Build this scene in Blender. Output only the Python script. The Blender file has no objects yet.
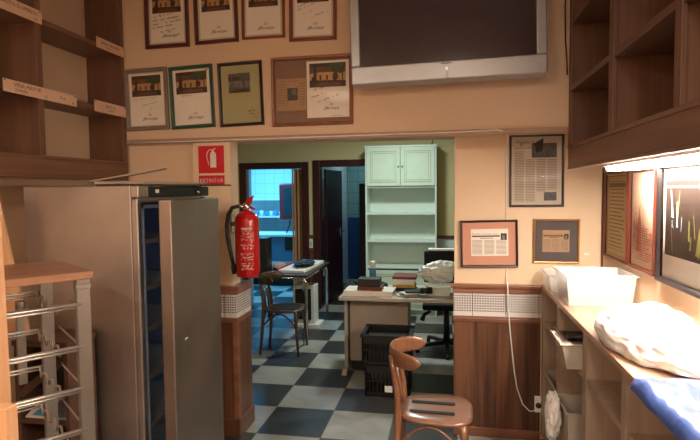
import bpy, bmesh, math, random
from mathutils import Vector, Matrix, noise
PI=math.pi; R=math.radians
S=bpy.context.scene; COL=S.collection

# ------------------------------------------------------------------ materials
def newmat(name):
    m=bpy.data.materials.new(name); m.use_nodes=True
    nt=m.node_tree; b=nt.nodes['Principled BSDF']; return m,nt,b
def lin(c):
    return tuple(((v/255)/12.92 if v/255<=.04045 else ((v/255+.055)/1.055)**2.4) for v in c)+(1,)
def mat(name,c,rough=.5,metal=0.,var=.08,scale=12.,bump=0.,trans=0.,coat=0.,spec=.5,sss=0):
    m,nt,b=newmat(name); N=nt.nodes; L=nt.links
    c=lin(c) if max(c)>1 else tuple(c)+(1,)
    tc=N.new('ShaderNodeTexCoord'); no=N.new('ShaderNodeTexNoise'); no.inputs['Scale'].default_value=scale; no.inputs['Detail'].default_value=5
    L.new(tc.outputs['Object'],no.inputs['Vector'])
    r=N.new('ShaderNodeValToRGB'); e=r.color_ramp.elements; e[0].position=.3; e[1].position=.7
    e[0].color=tuple(v*(1-var) for v in c[:3])+(1,); e[1].color=tuple(min(1,v*(1+var)) for v in c[:3])+(1,)
    L.new(no.outputs['Fac'],r.inputs['Fac']); L.new(r.outputs['Color'],b.inputs['Base Color'])
    b.inputs['Roughness'].default_value=rough; b.inputs['Metallic'].default_value=metal
    b.inputs['Specular IOR Level'].default_value=spec
    if trans: b.inputs['Transmission Weight'].default_value=trans
    if coat: b.inputs['Coat Weight'].default_value=coat
    if sss: b.inputs['Subsurface Weight'].default_value=sss; b.inputs['Subsurface Scale'].default_value=.02
    if bump:
        n2=N.new('ShaderNodeTexNoise'); n2.inputs['Scale'].default_value=scale*3; n2.inputs['Detail'].default_value=6
        L.new(tc.outputs['Object'],n2.inputs['Vector'])
        bp=N.new('ShaderNodeBump'); bp.inputs['Strength'].default_value=bump; bp.inputs['Distance'].default_value=.01
        L.new(n2.outputs['Fac'],bp.inputs['Height']); L.new(bp.outputs['Normal'],b.inputs['Normal'])
    return m
def wood(name,dark,light,axis=2,rough=.45,scale=1.,coat=0.,con=1.):
    m,nt,b=newmat(name); N=nt.nodes; L=nt.links
    tc=N.new('ShaderNodeTexCoord'); mp=N.new('ShaderNodeMapping')
    s=[14*scale]*3; s[axis]=1.1*scale; mp.inputs['Scale'].default_value=s
    L.new(tc.outputs['Object'],mp.inputs['Vector'])
    n1=N.new('ShaderNodeTexNoise'); n1.inputs['Scale'].default_value=1.; n1.inputs['Detail'].default_value=7; n1.inputs['Distortion'].default_value=.6
    L.new(mp.outputs[0],n1.inputs['Vector'])
    mp2=N.new('ShaderNodeMapping'); s2=[90*scale]*3; s2[axis]=2.5*scale; mp2.inputs['Scale'].default_value=s2
    L.new(tc.outputs['Object'],mp2.inputs['Vector'])
    n2=N.new('ShaderNodeTexNoise'); n2.inputs['Scale'].default_value=1.; n2.inputs['Detail'].default_value=3
    L.new(mp2.outputs[0],n2.inputs['Vector'])
    mx=N.new('ShaderNodeMath'); mx.operation='MULTIPLY_ADD'; mx.inputs[1].default_value=.35
    L.new(n2.outputs['Fac'],mx.inputs[0]); 
    m3=N.new('ShaderNodeMath'); m3.operation='MULTIPLY'; m3.inputs[1].default_value=.65; L.new(n1.outputs['Fac'],m3.inputs[0]); L.new(m3.outputs[0],mx.inputs[2])
    r=N.new('ShaderNodeValToRGB'); e=r.color_ramp.elements; e[0].position=.5-.16/con; e[1].position=.5+.16/con
    e[0].color=lin(dark); e[1].color=lin(light); L.new(mx.outputs[0],r.inputs['Fac']); L.new(r.outputs['Color'],b.inputs['Base Color'])
    b.inputs['Roughness'].default_value=rough
    if coat: b.inputs['Coat Weight'].default_value=coat; b.inputs['Coat Roughness'].default_value=.15
    bp=N.new('ShaderNodeBump'); bp.inputs['Strength'].default_value=.12; bp.inputs['Distance'].default_value=.004
    L.new(n2.outputs['Fac'],bp.inputs['Height']); L.new(bp.outputs['Normal'],b.inputs['Normal'])
    return m
def emit(name,c,s):
    m,nt,b=newmat(name); b.inputs['Base Color'].default_value=(.8,.8,.8,1); b.inputs['Emission Color'].default_value=tuple(c)+(1,); b.inputs['Emission Strength'].default_value=s; return m
def steel(name,c,rough=.33,axis=2):
    m,nt,b=newmat(name); N=nt.nodes; L=nt.links
    tc=N.new('ShaderNodeTexCoord'); mp=N.new('ShaderNodeMapping'); s=[60.]*3; s[axis]=.8; mp.inputs['Scale'].default_value=s
    L.new(tc.outputs['Object'],mp.inputs['Vector']); n=N.new('ShaderNodeTexNoise'); n.inputs['Scale'].default_value=1; n.inputs['Detail'].default_value=4
    L.new(mp.outputs[0],n.inputs['Vector'])
    n2=N.new('ShaderNodeTexNoise'); n2.inputs['Scale'].default_value=3.; n2.inputs['Detail'].default_value=6; L.new(tc.outputs['Object'],n2.inputs['Vector'])
    a=N.new('ShaderNodeMath'); a.operation='ADD'; L.new(n.outputs['Fac'],a.inputs[0]); L.new(n2.outputs['Fac'],a.inputs[1])
    r=N.new('ShaderNodeMapRange'); r.inputs['From Min'].default_value=.6; r.inputs['From Max'].default_value=1.4; r.inputs['To Min'].default_value=rough-.07; r.inputs['To Max'].default_value=rough+.12
    L.new(a.outputs[0],r.inputs['Value']); L.new(r.outputs[0],b.inputs['Roughness'])
    cr=N.new('ShaderNodeValToRGB'); e=cr.color_ramp.elements; e[0].position=.35; e[1].position=.65; cc=lin(c)
    e[0].color=tuple(v*.82 for v in cc[:3])+(1,); e[1].color=cc; L.new(n2.outputs['Fac'],cr.inputs['Fac']); L.new(cr.outputs['Color'],b.inputs['Base Color'])
    b.inputs['Metallic'].default_value=.97
    return m
def floor_mat():
    m,nt,b=newmat('checker_floor'); N=nt.nodes; L=nt.links; T=.449
    geo=N.new('ShaderNodeNewGeometry'); mp=N.new('ShaderNodeMapping'); mp.inputs['Location'].default_value=(1.278/T+20,-3.80/T+21,0.5); mp.inputs['Scale'].default_value=(1/T,1/T,0)
    L.new(geo.outputs['Position'],mp.inputs['Vector'])
    sx=N.new('ShaderNodeSeparateXYZ'); L.new(mp.outputs[0],sx.inputs[0])
    ck=N.new('ShaderNodeTexChecker'); ck.inputs['Scale'].default_value=1.; L.new(mp.outputs[0],ck.inputs['Vector'])
    # marbling
    n=N.new('ShaderNodeTexNoise'); n.inputs['Scale'].default_value=2.4; n.inputs['Detail'].default_value=8; n.inputs['Distortion'].default_value=1.; L.new(geo.outputs['Position'],n.inputs['Vector'])
    r1=N.new('ShaderNodeValToRGB'); r1.color_ramp.elements[0].color=lin((128,128,122)); r1.color_ramp.elements[1].color=lin((172,169,160)); r1.color_ramp.elements[0].position=.3; r1.color_ramp.elements[1].position=.7
    r2=N.new('ShaderNodeValToRGB'); r2.color_ramp.elements[0].color=lin((26,27,28)); r2.color_ramp.elements[1].color=lin((66,65,63)); r2.color_ramp.elements[0].position=.3; r2.color_ramp.elements[1].position=.7
    L.new(n.outputs['Fac'],r1.inputs['Fac']); L.new(n.outputs['Fac'],r2.inputs['Fac'])
    mx=N.new('ShaderNodeMixRGB'); L.new(ck.outputs['Fac'],mx.inputs['Fac']); L.new(r2.outputs[0],mx.inputs[1]); L.new(r1.outputs[0],mx.inputs[2])
    def edge(o):
        f=N.new('ShaderNodeMath'); f.operation='FRACT'; L.new(o,f.inputs[0])
        s=N.new('ShaderNodeMath'); s.operation='SUBTRACT'; s.inputs[1].default_value=.5; L.new(f.outputs[0],s.inputs[0])
        a=N.new('ShaderNodeMath'); a.operation='ABSOLUTE'; L.new(s.outputs[0],a.inputs[0])
        g=N.new('ShaderNodeMath'); g.operation='GREATER_THAN'; g.inputs[1].default_value=.493; L.new(a.outputs[0],g.inputs[0]); return g.outputs[0]
    mm=N.new('ShaderNodeMath'); mm.operation='MAXIMUM'; L.new(edge(sx.outputs[0]),mm.inputs[0]); L.new(edge(sx.outputs[1]),mm.inputs[1])
    g=N.new('ShaderNodeMixRGB'); L.new(mm.outputs[0],g.inputs['Fac']); L.new(mx.outputs[0],g.inputs[1]); g.inputs[2].default_value=lin((84,82,78))
    L.new(g.outputs[0],b.inputs['Base Color'])
    rr=N.new('ShaderNodeMapRange'); rr.inputs['To Min'].default_value=.34; rr.inputs['To Max'].default_value=.55; L.new(n.outputs['Fac'],rr.inputs['Value']); L.new(rr.outputs[0],b.inputs['Roughness'])
    return m
def tile_mat(name,c,grout,pitch,pz,gw=.03,rough=.2):
    m,nt,b=newmat(name); N=nt.nodes; L=nt.links
    geo=N.new('ShaderNodeNewGeometry'); sx=N.new('ShaderNodeSeparateXYZ'); L.new(geo.outputs['Position'],sx.inputs[0])
    ad=N.new('ShaderNodeMath'); ad.operation='ADD'; L.new(sx.outputs[0],ad.inputs[0]); L.new(sx.outputs[1],ad.inputs[1])
    def edge(o,p):
        d=N.new('ShaderNodeMath'); d.operation='DIVIDE'; d.inputs[1].default_value=p; L.new(o,d.inputs[0])
        f=N.new('ShaderNodeMath'); f.operation='FRACT'; L.new(d.outputs[0],f.inputs[0])
        g=N.new('ShaderNodeMath'); g.operation='LESS_THAN'; g.inputs[1].default_value=gw; L.new(f.outputs[0],g.inputs[0]); return g.outputs[0]
    mm=N.new('ShaderNodeMath'); mm.operation='MAXIMUM'; L.new(edge(ad.outputs[0],pitch),mm.inputs[0]); L.new(edge(sx.outputs[2],pz),mm.inputs[1])
    g=N.new('ShaderNodeMixRGB'); L.new(mm.outputs[0],g.inputs['Fac']); g.inputs[1].default_value=lin(c); g.inputs[2].default_value=lin(grout); L.new(g.outputs[0],b.inputs['Base Color'])
    b.inputs['Roughness'].default_value=rough; return m
def weave_mat():
    m,nt,b=newmat('basket_weave_tile'); N=nt.nodes; L=nt.links
    geo=N.new('ShaderNodeNewGeometry'); sx=N.new('ShaderNodeSeparateXYZ'); L.new(geo.outputs['Position'],sx.inputs[0])
    ad=N.new('ShaderNodeMath'); ad.operation='ADD'; L.new(sx.outputs[0],ad.inputs[0]); L.new(sx.outputs[1],ad.inputs[1])
    def tri(o,p,th,off=0):
        d=N.new('ShaderNodeMath'); d.operation='MULTIPLY_ADD'; d.inputs[1].default_value=1/p; d.inputs[2].default_value=off; L.new(o,d.inputs[0])
        f=N.new('ShaderNodeMath'); f.operation='FRACT'; L.new(d.outputs[0],f.inputs[0])
        g=N.new('ShaderNodeMath'); g.operation='LESS_THAN'; g.inputs[1].default_value=th; L.new(f.outputs[0],g.inputs[0]); return g.outputs[0]
    a=tri(ad.outputs[0],.0165,.6); c=tri(sx.outputs[2],.0165,.55)
    mu=N.new('ShaderNodeMath'); mu.operation='MULTIPLY'; L.new(a,mu.inputs[0]); L.new(c,mu.inputs[1])
    # blank strips at the top and the bottom of the tiles
    zl=N.new('ShaderNodeMath'); zl.operation='GREATER_THAN'; zl.inputs[1].default_value=.835; L.new(sx.outputs[2],zl.inputs[0])
    zh=N.new('ShaderNodeMath'); zh.operation='LESS_THAN'; zh.inputs[1].default_value=.95; L.new(sx.outputs[2],zh.inputs[0])
    m2=N.new('ShaderNodeMath'); m2.operation='MULTIPLY'; L.new(zl.outputs[0],m2.inputs[0]); L.new(zh.outputs[0],m2.inputs[1])
    m3=N.new('ShaderNodeMath'); m3.operation='MULTIPLY'; L.new(m2.outputs[0],m3.inputs[0]); L.new(mu.outputs[0],m3.inputs[1])
    j=tri(ad.outputs[0],.21,.018,.31); mm=N.new('ShaderNodeMath'); mm.operation='MAXIMUM'; L.new(j,mm.inputs[0]); L.new(m3.outputs[0],mm.inputs[1])
    g=N.new('ShaderNodeMixRGB'); L.new(mm.outputs[0],g.inputs['Fac']); g.inputs[1].default_value=lin((214,208,204)); g.inputs[2].default_value=lin((78,66,62)); L.new(g.outputs[0],b.inputs['Base Color'])
    b.inputs['Roughness'].default_value=.25; return m
def pane_mat():
    m=bpy.data.materials.new('clear_pane'); m.use_nodes=True; nt=m.node_tree; N=nt.nodes; L=nt.links; N.clear()
    o=N.new('ShaderNodeOutputMaterial'); t=N.new('ShaderNodeBsdfTransparent'); g=N.new('ShaderNodeBsdfGlossy'); g.inputs['Roughness'].default_value=.06
    f=N.new('ShaderNodeFresnel'); f.inputs['IOR'].default_value=1.1; x=N.new('ShaderNodeMixShader')
    L.new(f.outputs[0],x.inputs[0]); L.new(t.outputs[0],x.inputs[1]); L.new(g.outputs[0],x.inputs[2]); L.new(x.outputs[0],o.inputs[0]); return m
def bagmat(name,c,rough=.35,tr=.25):
    m,nt,b=newmat(name); b.inputs['Base Color'].default_value=lin(c); b.inputs['Roughness'].default_value=rough; b.inputs['Specular IOR Level'].default_value=.6
    N=nt.nodes; L=nt.links; n=N.new('ShaderNodeTexNoise'); n.inputs['Scale'].default_value=11; n.inputs['Detail'].default_value=3; n.inputs['Distortion'].default_value=.8
    tc=N.new('ShaderNodeTexCoord'); L.new(tc.outputs['Object'],n.inputs['Vector'])
    bp=N.new('ShaderNodeBump'); bp.inputs['Strength'].default_value=.5; bp.inputs['Distance'].default_value=.01; L.new(n.outputs['Fac'],bp.inputs['Height']); L.new(bp.outputs[0],b.inputs['Normal'])
    if tr: b.inputs['Subsurface Weight'].default_value=tr; b.inputs['Subsurface Scale'].default_value=.03
    return m
M={}
M['wall']=mat('peach_wall',(216,188,158),.75,var=.03,scale=2.5,bump=.05)
M['wall_lo']=mat('cream_wall',(226,200,168),.75,var=.03,scale=2.5,bump=.05)
M['moulding']=mat('moulding_paint',(164,134,112),.6,var=.04)
M['wall_green']=mat('pistachio_wall',(208,194,148),.8,var=.03,scale=2.,bump=.05)
M['ceiling']=mat('white_ceiling',(214,206,194),.85,var=.02)
M['floor']=floor_mat()
M['weave']=weave_mat()
M['tile_white']=tile_mat('white_kitchen_tile',(206,218,222),(164,180,186),.2,.2)
M['tile_teal']=tile_mat('pale_teal_tile',(126,160,160),(70,90,92),.2,.2)
M['tile_blue']=tile_mat('deep_blue_tile',(30,66,120),(20,34,60),.2,.2)
M['panel_wood']=wood('wainscot_wood',(62,38,26),(112,74,52),2,.35,.7,.2,1.5)
M['rail_wood']=wood('rail_wood',(104,66,48),(146,98,74),0,.35,.8,.2)
M['shelf_wood']=wood('bookshelf_wood',(96,66,50),(126,90,70),2,.5,.8,0,.9)
M['shelf_woody']=wood('bookshelf_wood_long',(102,70,53),(132,94,73),1,.45,.8,0,.9)
M['counter']=wood('counter_top_wood',(150,116,94),(190,154,128),1,.35,.8,.1)
M['counter_side']=wood('counter_side_wood',(146,126,108),(176,154,134),2,.5,1.,0,.7)
M['pine']=wood('pine_wood',(186,138,98),(212,166,124),2,.5,.7)
M['rack_top']=wood('rack_top_wood',(142,100,76),(168,124,96),0,.4,.7,.1)
M['chair']=wood('bentwood_chair',(104,68,46),(140,96,68),2,.3,1.,.4)
M['chair_seat']=wood('chair_seat_ply',(104,72,56),(134,96,76),0,.28,.9,.5)
M['chair_dark']=wood('dark_chair_wood',(56,38,28),(88,60,42),2,.35,1.,.3)
M['brownboard']=wood('brown_board',(66,44,34),(92,64,50),0,.45,1.,.1)
M['maroon']=mat('maroon_door_paint',(62,20,22),.35,var=.06,coat=.2)
M['maroon2']=mat('dark_maroon_leaf',(44,16,20),.35,var=.06)
M['oak']=wood('brown_door_leaf',(168,124,84),(204,160,116),2,.45)
M['steel']=steel('brushed_steel',(188,178,172),.42)
M['steel_door']=steel('brushed_steel_door',(156,140,128),.45)
M['chrome']=mat('chrome',(210,210,210),.14,1.,var=.02)
M['wire']=mat('zinc_wire',(214,206,196),.28,.9,var=.04)
M['post_metal']=mat('grey_metal_post',(150,144,138),.38,.8,var=.05)
M['liner']=mat('fridge_liner',(140,160,194),.35,.1,var=.04)
M['shelf_metal']=mat('grey_wire_shelf',(160,158,150),.4,.5,var=.05,scale=40)
M['black']=mat('black_plastic',(13,13,14),.38,var=.08)
M['black_soft']=mat('black_fabric',(22,22,24),.8,var=.1,scale=60)
M['charcoal']=mat('charcoal_plastic',(46,46,48),.45)
M['dark_tray']=mat('dark_tray',(70,62,58),.4,.3)
M['white']=mat('white_melamine',(214,226,216),.4,var=.02)
M['whitepanel']=mat('white_door_panel',(206,222,202),.45,var=.03)
M['whiteplastic']=mat('white_plastic',(228,226,220),.4,var=.02)
M['beige']=mat('beige_laminate',(180,172,156),.45,var=.03)
M['beige2']=mat('beige_panel',(160,148,132),.5,var=.03)
M['red']=mat('extinguisher_red',(186,14,22),.28,var=.04,coat=.4)
M['signred']=mat('sign_red',(200,22,40),.45,var=.02)
M['paper']=mat('paper_white',(232,222,208),.7,var=.02)
M['paper_d']=mat('paper_grey',(196,186,172),.7,var=.03)
M['news']=mat('newsprint',(190,176,158),.75,var=.05)
M['ink']=mat('ink',(38,34,34),.7,var=.1)
M['ink_grey']=mat('print_grey',(118,108,100),.75,var=.12,scale=60)
M['ink_mid']=mat('photo_grey',(84,82,78),.7,var=.3,scale=50)
M['silver']=mat('silver_bezel',(168,170,172),.35,.5,var=.02)
M['screen']=mat('dark_glass_screen',(62,50,52),.12,var=.02,spec=.6)
M['pane']=pane_mat()
M['f_mah']=wood('mahogany_frame',(72,28,20),(104,46,32),2,.35,1.,.2)
M['f_brn']=wood('brown_frame',(112,58,36),(148,84,54),2,.35,1.,.2)
M['f_grey']=mat('grey_frame',(128,112,98),.45,var=.06)
M['f_green']=mat('green_frame',(44,78,62),.4,var=.06)
M['f_dark']=mat('dark_frame',(44,22,22),.35,var=.06)
M['f_black']=mat('black_frame',(32,26,26),.3,var=.05)
M['f_gold']=mat('gold_frame',(168,128,78),.35,.5,var=.06)
M['mat_olive']=mat('olive_mount',(166,160,118),.75,var=.02)
M['mat_taupe']=mat('taupe_mount',(132,104,86),.8,var=.03)
M['mat_rose']=mat('rose_mount',(196,142,118),.8,var=.03)
M['mat_slate']=mat('slate_mount',(86,78,76),.8,var=.03)
M['kraft']=mat('kraft_clipping',(172,138,104),.8,var=.06,scale=40)
M['ph_dark']=mat('print_dark_brown',(72,46,34),.6,var=.35,scale=60)
M['ph_beige']=mat('print_sand',(184,146,96),.6,var=.12,scale=50)
M['ph_green']=mat('print_foliage',(70,76,44),.6,var=.4,scale=90)
M['ph_roof']=mat('print_roof',(104,72,52),.6,var=.15,scale=50)
M['map']=mat('yellowed_map',(214,190,136),.7,var=.05,scale=30)
M['map_ink']=mat('map_ink',(142,112,70),.7,var=.2,scale=60)
M['sanguine']=mat('sanguine_sheet',(234,200,172),.7,var=.05)
M['sang_ink']=mat('sanguine_ink',(200,124,96),.7,var=.25,scale=40)
M['night']=mat('night_print',(58,42,36),.5,var=.25,scale=20)
M['pale_blue']=mat('pale_blue_print',(150,176,176),.5,var=.2,scale=30)
M['yg']=mat('yellow_green_print',(150,146,80),.5,var=.25,scale=30)
M['tub']=mat('milky_plastic',(236,234,230),.35,var=.02)
M['tub'].node_tree.nodes['Principled BSDF'].inputs['Alpha'].default_value=.42
M['tub_clear']=mat('smoky_plastic_tub',(184,174,160),.25,var=.05,spec=.7)
M['bag']=bagmat('white_plastic_bag',(246,243,240))
M['bag_green']=bagmat('thin_white_bag',(236,240,234))
M['blue_bag']=bagmat('blue_plastic',(60,82,146),.38,0)
M['cardboard']=mat('cardboard',(170,146,128),.8,var=.05)
M['slate']=mat('dark_box',(40,36,36),.5)
M['oxblood']=mat('oxblood_book',(110,42,34),.5)
M['navy']=mat('dark_teal_cloth',(28,48,54),.8,var=.15)
M['yellow']=mat('yellow_book',(196,150,40),.5)
M['blueink']=mat('blue_print',(70,140,176),.6,var=.2)
M['cork']=mat('dark_hose_rubber',(24,22,22),.5)
M['monitor_red']=mat('dusky_red_plastic',(130,34,44),.4)
M['bluegrey']=mat('blue_grey_laminate',(76,110,136),.4)
M['tube']=emit('fluorescent_diffuser',(1,.88,.76),85)
M['strip']=emit('kitchen_tube',(.35,.85,1),30)
M['label']=mat('label_card',(222,186,158),.6,var=.03)
M['screw']=mat('dark_screw',(90,70,58),.4,.5)
M['led']=emit('power_led',(.6,.9,1),1.2)

# ------------------------------------------------------------------ mesh builder
class MB:
    def __init__(s): s.v=[]; s.f=[]; s.m=[]; s.sm=[]
    def add(s,vs,fs,m=0,smooth=False):
        o=len(s.v); s.v+= [Vector(v) for v in vs]
        for f in fs: s.f.append([i+o for i in f]); s.m.append(m); s.sm.append(smooth)
        return s
    def box(s,x0,x1,y0,y1,z0,z1,m=0):
        vs=[(x,y,z) for x in (x0,x1) for y in (y0,y1) for z in (z0,z1)]
        return s.add(vs,[(0,1,3,2),(4,6,7,5),(0,4,5,1),(2,3,7,6),(0,2,6,4),(1,5,7,3)],m)
    def hexa(s,b,t,m=0):  # bottom quad, top quad
        return s.add(list(b)+list(t),[(3,2,1,0),(4,5,6,7),(0,1,5,4),(1,2,6,5),(2,3,7,6),(3,0,4,7)],m)
    def bar(s,p,q,w,h,m=0,up=(0,0,1)):
        p=Vector(p);q=Vector(q);d=(q-p).normalized(); u=Vector(up)
        if abs(d.dot(u))>.98: u=Vector((0,1,0))
        a=d.cross(u).normalized()*w/2; b=a.cross(d).normalized()*h/2
        return s.hexa([p-a-b,p+a-b,p+a+b,p-a+b],[q-a-b,q+a-b,q+a+b,q-a+b],m)
    def tube(s,path,r,n=10,m=0,cap=True):
        P=[Vector(p) for p in path]; rs=r if isinstance(r,(list,tuple)) else [r]*len(P); vs=[];fs=[]; prev=None
        for i,p in enumerate(P):
            d=(P[min(i+1,len(P)-1)]-P[max(i-1,0)]).normalized()
            if prev is None:
                u=Vector((0,0,1)) if abs(d.z)<.9 else Vector((1,0,0)); a=d.cross(u).normalized()
            else: a=(prev-d*prev.dot(d)).normalized()
            prev=a; b=d.cross(a)
            for k in range(n): t=2*PI*k/n; vs.append(p+(a*math.cos(t)+b*math.sin(t))*rs[i])
        for i in range(len(P)-1):
            for k in range(n): fs.append((i*n+k,i*n+(k+1)%n,(i+1)*n+(k+1)%n,(i+1)*n+k))
        if cap: fs.append(tuple(range(n))[::-1]); fs.append(tuple((len(P)-1)*n+k for k in range(n)))
        return s.add(vs,fs,m,True)
    def lathe(s,c,prof,n=28,m=0):  # prof [(r,z)]
        vs=[];fs=[]
        for r,z in prof:
            for k in range(n): t=2*PI*k/n; vs.append((c[0]+r*math.cos(t),c[1]+r*math.sin(t),c[2]+z))
        for i in range(len(prof)-1):
            for k in range(n): fs.append((i*n+k,i*n+(k+1)%n,(i+1)*n+(k+1)%n,(i+1)*n+k))
        fs.append(tuple(range(n))[::-1]); fs.append(tuple((len(prof)-1)*n+k for k in range(n)))
        return s.add(vs,fs,m,True)
    def prism(s,pts,z0,z1,m=0):  # xy polygon extruded in z
        n=len(pts); vs=[(x,y,z0) for x,y in pts]+[(x,y,z1) for x,y in pts]
        return s.add(vs,[tuple(range(n))[::-1],tuple(range(n,2*n))]+[(i,(i+1)%n,n+(i+1)%n,n+i) for i in range(n)],m)
    def card(s,pts,y,m=0):   # polygon in local xz facing -y
        return s.add([(x,y,z) for x,z in pts],[tuple(range(len(pts)))],m)
    def rect(s,x0,x1,z0,z1,y,m=0): return s.card([(x0,z0),(x1,z0),(x1,z1),(x0,z1)],y,m)
    def ribbon(s,pts,w,y,m=0):
        for a,b in zip(pts,pts[1:]):
            d=Vector((b[0]-a[0],b[1]-a[1])); 
            if d.length<1e-6: continue
            n=Vector((-d.y,d.x)).normalized()*w/2
            s.card([(a[0]-n.x,a[1]-n.y),(b[0]-n.x,b[1]-n.y),(b[0]+n.x,b[1]+n.y),(a[0]+n.x,a[1]+n.y)],y,m)
    def build(s,name,mats,parent=None,world=True,bevel=0,seg=2,sub=0):
        me=bpy.data.meshes.new(name); off=Vector((0,0,0))
        if parent is not None and world:
            p=parent
            while p is not None: off+=Vector(p.location); p=p.parent
        me.from_pydata([tuple(v-off) for v in s.v],[],s.f)
        if not isinstance(mats,(list,tuple)): mats=[mats]
        for k in mats: me.materials.append(M[k] if isinstance(k,str) else k)
        for p,mi,sm in zip(me.polygons,s.m,s.sm): p.material_index=mi; p.use_smooth=sm
        me.update()
        o=bpy.data.objects.new(name,me); COL.objects.link(o)
        if parent is not None: o.parent=parent
        if bevel:
            b=o.modifiers.new('bevel','BEVEL'); b.width=bevel; b.segments=seg; b.limit_method='ANGLE'; b.angle_limit=R(40)
        if sub:
            b=o.modifiers.new('sub','SUBSURF'); b.levels=sub; b.render_levels=sub
        return o
def thing(name,label,cat,loc=(0,0,0),rz=0,group=None,rot=None):
    o=bpy.data.objects.new(name,None); COL.objects.link(o); o.location=loc; o.rotation_euler=rot if rot else (0,0,rz)
    o.empty_display_size=.1; return tag(o,label,cat,group)
def tag(o,label,cat,group=None):
    o['label']=label; o['category']=cat
    if group: o['group']=group
    return o
def struct(o): o['kind']='structure'; return o
def sbox(name,x0,x1,y0,y1,z0,z1,m,bevel=0): return struct(MB().box(x0,x1,y0,y1,z0,z1).build(name,m,bevel=bevel))
def pbox(name,x0,x1,y0,y1,z0,z1,m,parent,bevel=0,world=True): return MB().box(x0,x1,y0,y1,z0,z1).build(name,m,parent,world,bevel)
def text_into(mb,txt,x,z,size,y,m,shear=0,align='LEFT',sx=1.):
    c=bpy.data.curves.new('t','FONT'); c.body=txt; c.size=size; c.shear=shear; c.align_x=align; c.resolution_u=1
    o=bpy.data.objects.new('t',c); me=bpy.data.meshes.new_from_object(o)
    mb.add([(x+v.co.x*sx,y,z+v.co.y) for v in me.vertices],[tuple(p.vertices) for p in me.polygons],m)
    bpy.data.objects.remove(o); bpy.data.meshes.remove(me); bpy.data.curves.remove(c)
def scribble(mb,x0,z0,w,h,rnd,y,m,th=.0022,slope=.1):
    pts=[]; x=0
    while x<w:
        amp=h*(.35+rnd.random()*.65)
        pts.append((x0+x,z0+slope*x+ (amp if len(pts)%2 else -amp*.25)*.7)); x+=h*(.28+rnd.random()*.35)
        if rnd.random()<.15: 
            if len(pts)>1: mb.ribbon(pts,th,y,m)
            pts=[]; x+=h*.7
    if len(pts)>1: mb.ribbon(pts,th,y,m)

# ------------------------------------------------------------------ the room shell
XL,XR=-2.41,.97
YB=7.2
sbox('floor',-6,3,-2.2,11,-.06,0,'floor')
sbox('ceiling',XL-.1,XR+.1,-2.2,3.7,3.1,3.2,'ceiling')
sbox('ceiling.001',-3.4,1.6,3.7,YB+.12,2.6,2.7,'ceiling')
sbox('wall_left',XL-.1,XL,-2.2,3.36,0,3.1,'wall')
sbox('wall_right',XR,XR+.1,-2.2,3.7,0,3.1,'wall_lo')
sbox('wall_front',XL-.1,XR+.1,-2.3,-2.2,0,3.2,'wall')
sbox('wall_back',XL,XR,3.31,3.70,1.99,3.1,'wall')                # the beam wall over the opening
sbox('wall_back.001',.052,XR,3.562,3.70,.0,1.99,'wall_lo')       # right of the opening
sbox('wall_back.002',-1.665,-1.405,3.31,3.44,0,1.99,'wall_lo')      # the pillar left of the opening
sbox('wall_back.003',XL,-1.665,3.335,3.46,0,1.99,'wall')
sbox('trim_40',XL,XR,-2.2,-2.18,0,1.05,'panel_wood'); sbox('trim_41',XL,XL+.012,-2.18,1.7,0,1.05,'panel_wood')  # unseen dark panelling, added to darken what the fridge steel reflects low down
# moulding below the beam
sbox('trim_1',XL,XR,3.294,3.31,1.976,2.008,'moulding')
def wains(n,x0,x1,y0,front=True):
    struct(MB().box(x0,x1,y0-.012,y0,.06,.775).build('trim_%d'%n,'panel_wood'))
    struct(MB().box(x0-.004,x1,y0-.022,y0,.775,.812).box(x0-.004,x1,y0-.028,y0,.79,.80).build('trim_%d'%(n+1),'rail_wood',bevel=.003))
    struct(MB().box(x0,x1,y0-.014,y0,.812,.966).build('trim_%d'%(n+2),'weave'))
    struct(MB().box(x0-.006,x1,y0-.03,y0,.966,1.0).box(x0-.02,x1,y0-.045,y0,1.0,1.026).build('trim_%d'%(n+3),'rail_wood',bevel=.005))
    struct(MB().box(x0-.003,x1,y0-.024,y0,0,.06).build('baseboard_right','rail_wood',bevel=.003))
wains(2,.047,.60,3.562)
# pillar cladding wraps the corner (front face and reveal)
def pil(x0,x1,y0,y1,z0,z1,t): return MB().box(x0,x1+t,y0-t,y1,z0,z1)
px0,px1,py0,py1=-1.665,-1.386,3.30,3.54
struct(pil(px0,px1,py0,py1,.12,.775,.014).build('trim_6','panel_wood'))
struct(pil(px0,px1,py0,py1,.775,.81,.024).build('trim_7','rail_wood',bevel=.004))
struct(pil(px0,px1,py0,py1,.81,.966,.016).build('trim_8','weave'))
struct(pil(px0,px1,py0,py1,.966,.998,.028).box(px0,px1+.04,py0-.04,py1,.998,1.022).build('trim_9','rail_wood',bevel=.005))
struct(pil(px0,px1,py0,py1,0,.12,.03).build('baseboard_left','panel_wood',bevel=.004))
for k,x in enumerate((-1.60,-1.50,-1.40)):
    pass
struct(MB().box(px1-.018,px1+.02,py0-.02,py0+.018,.12,.775).box(px0+.06,px0+.066,py0-.017,py0,.12,.775).box(px0+.16,px0+.166,py0-.017,py0,.12,.775).build('trim_10','rail_wood',bevel=.003))
struct(MB().box(XR-.008,XR,3.548,3.562,1.03,1.77).build('trim_11','shelf_wood'))
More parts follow.
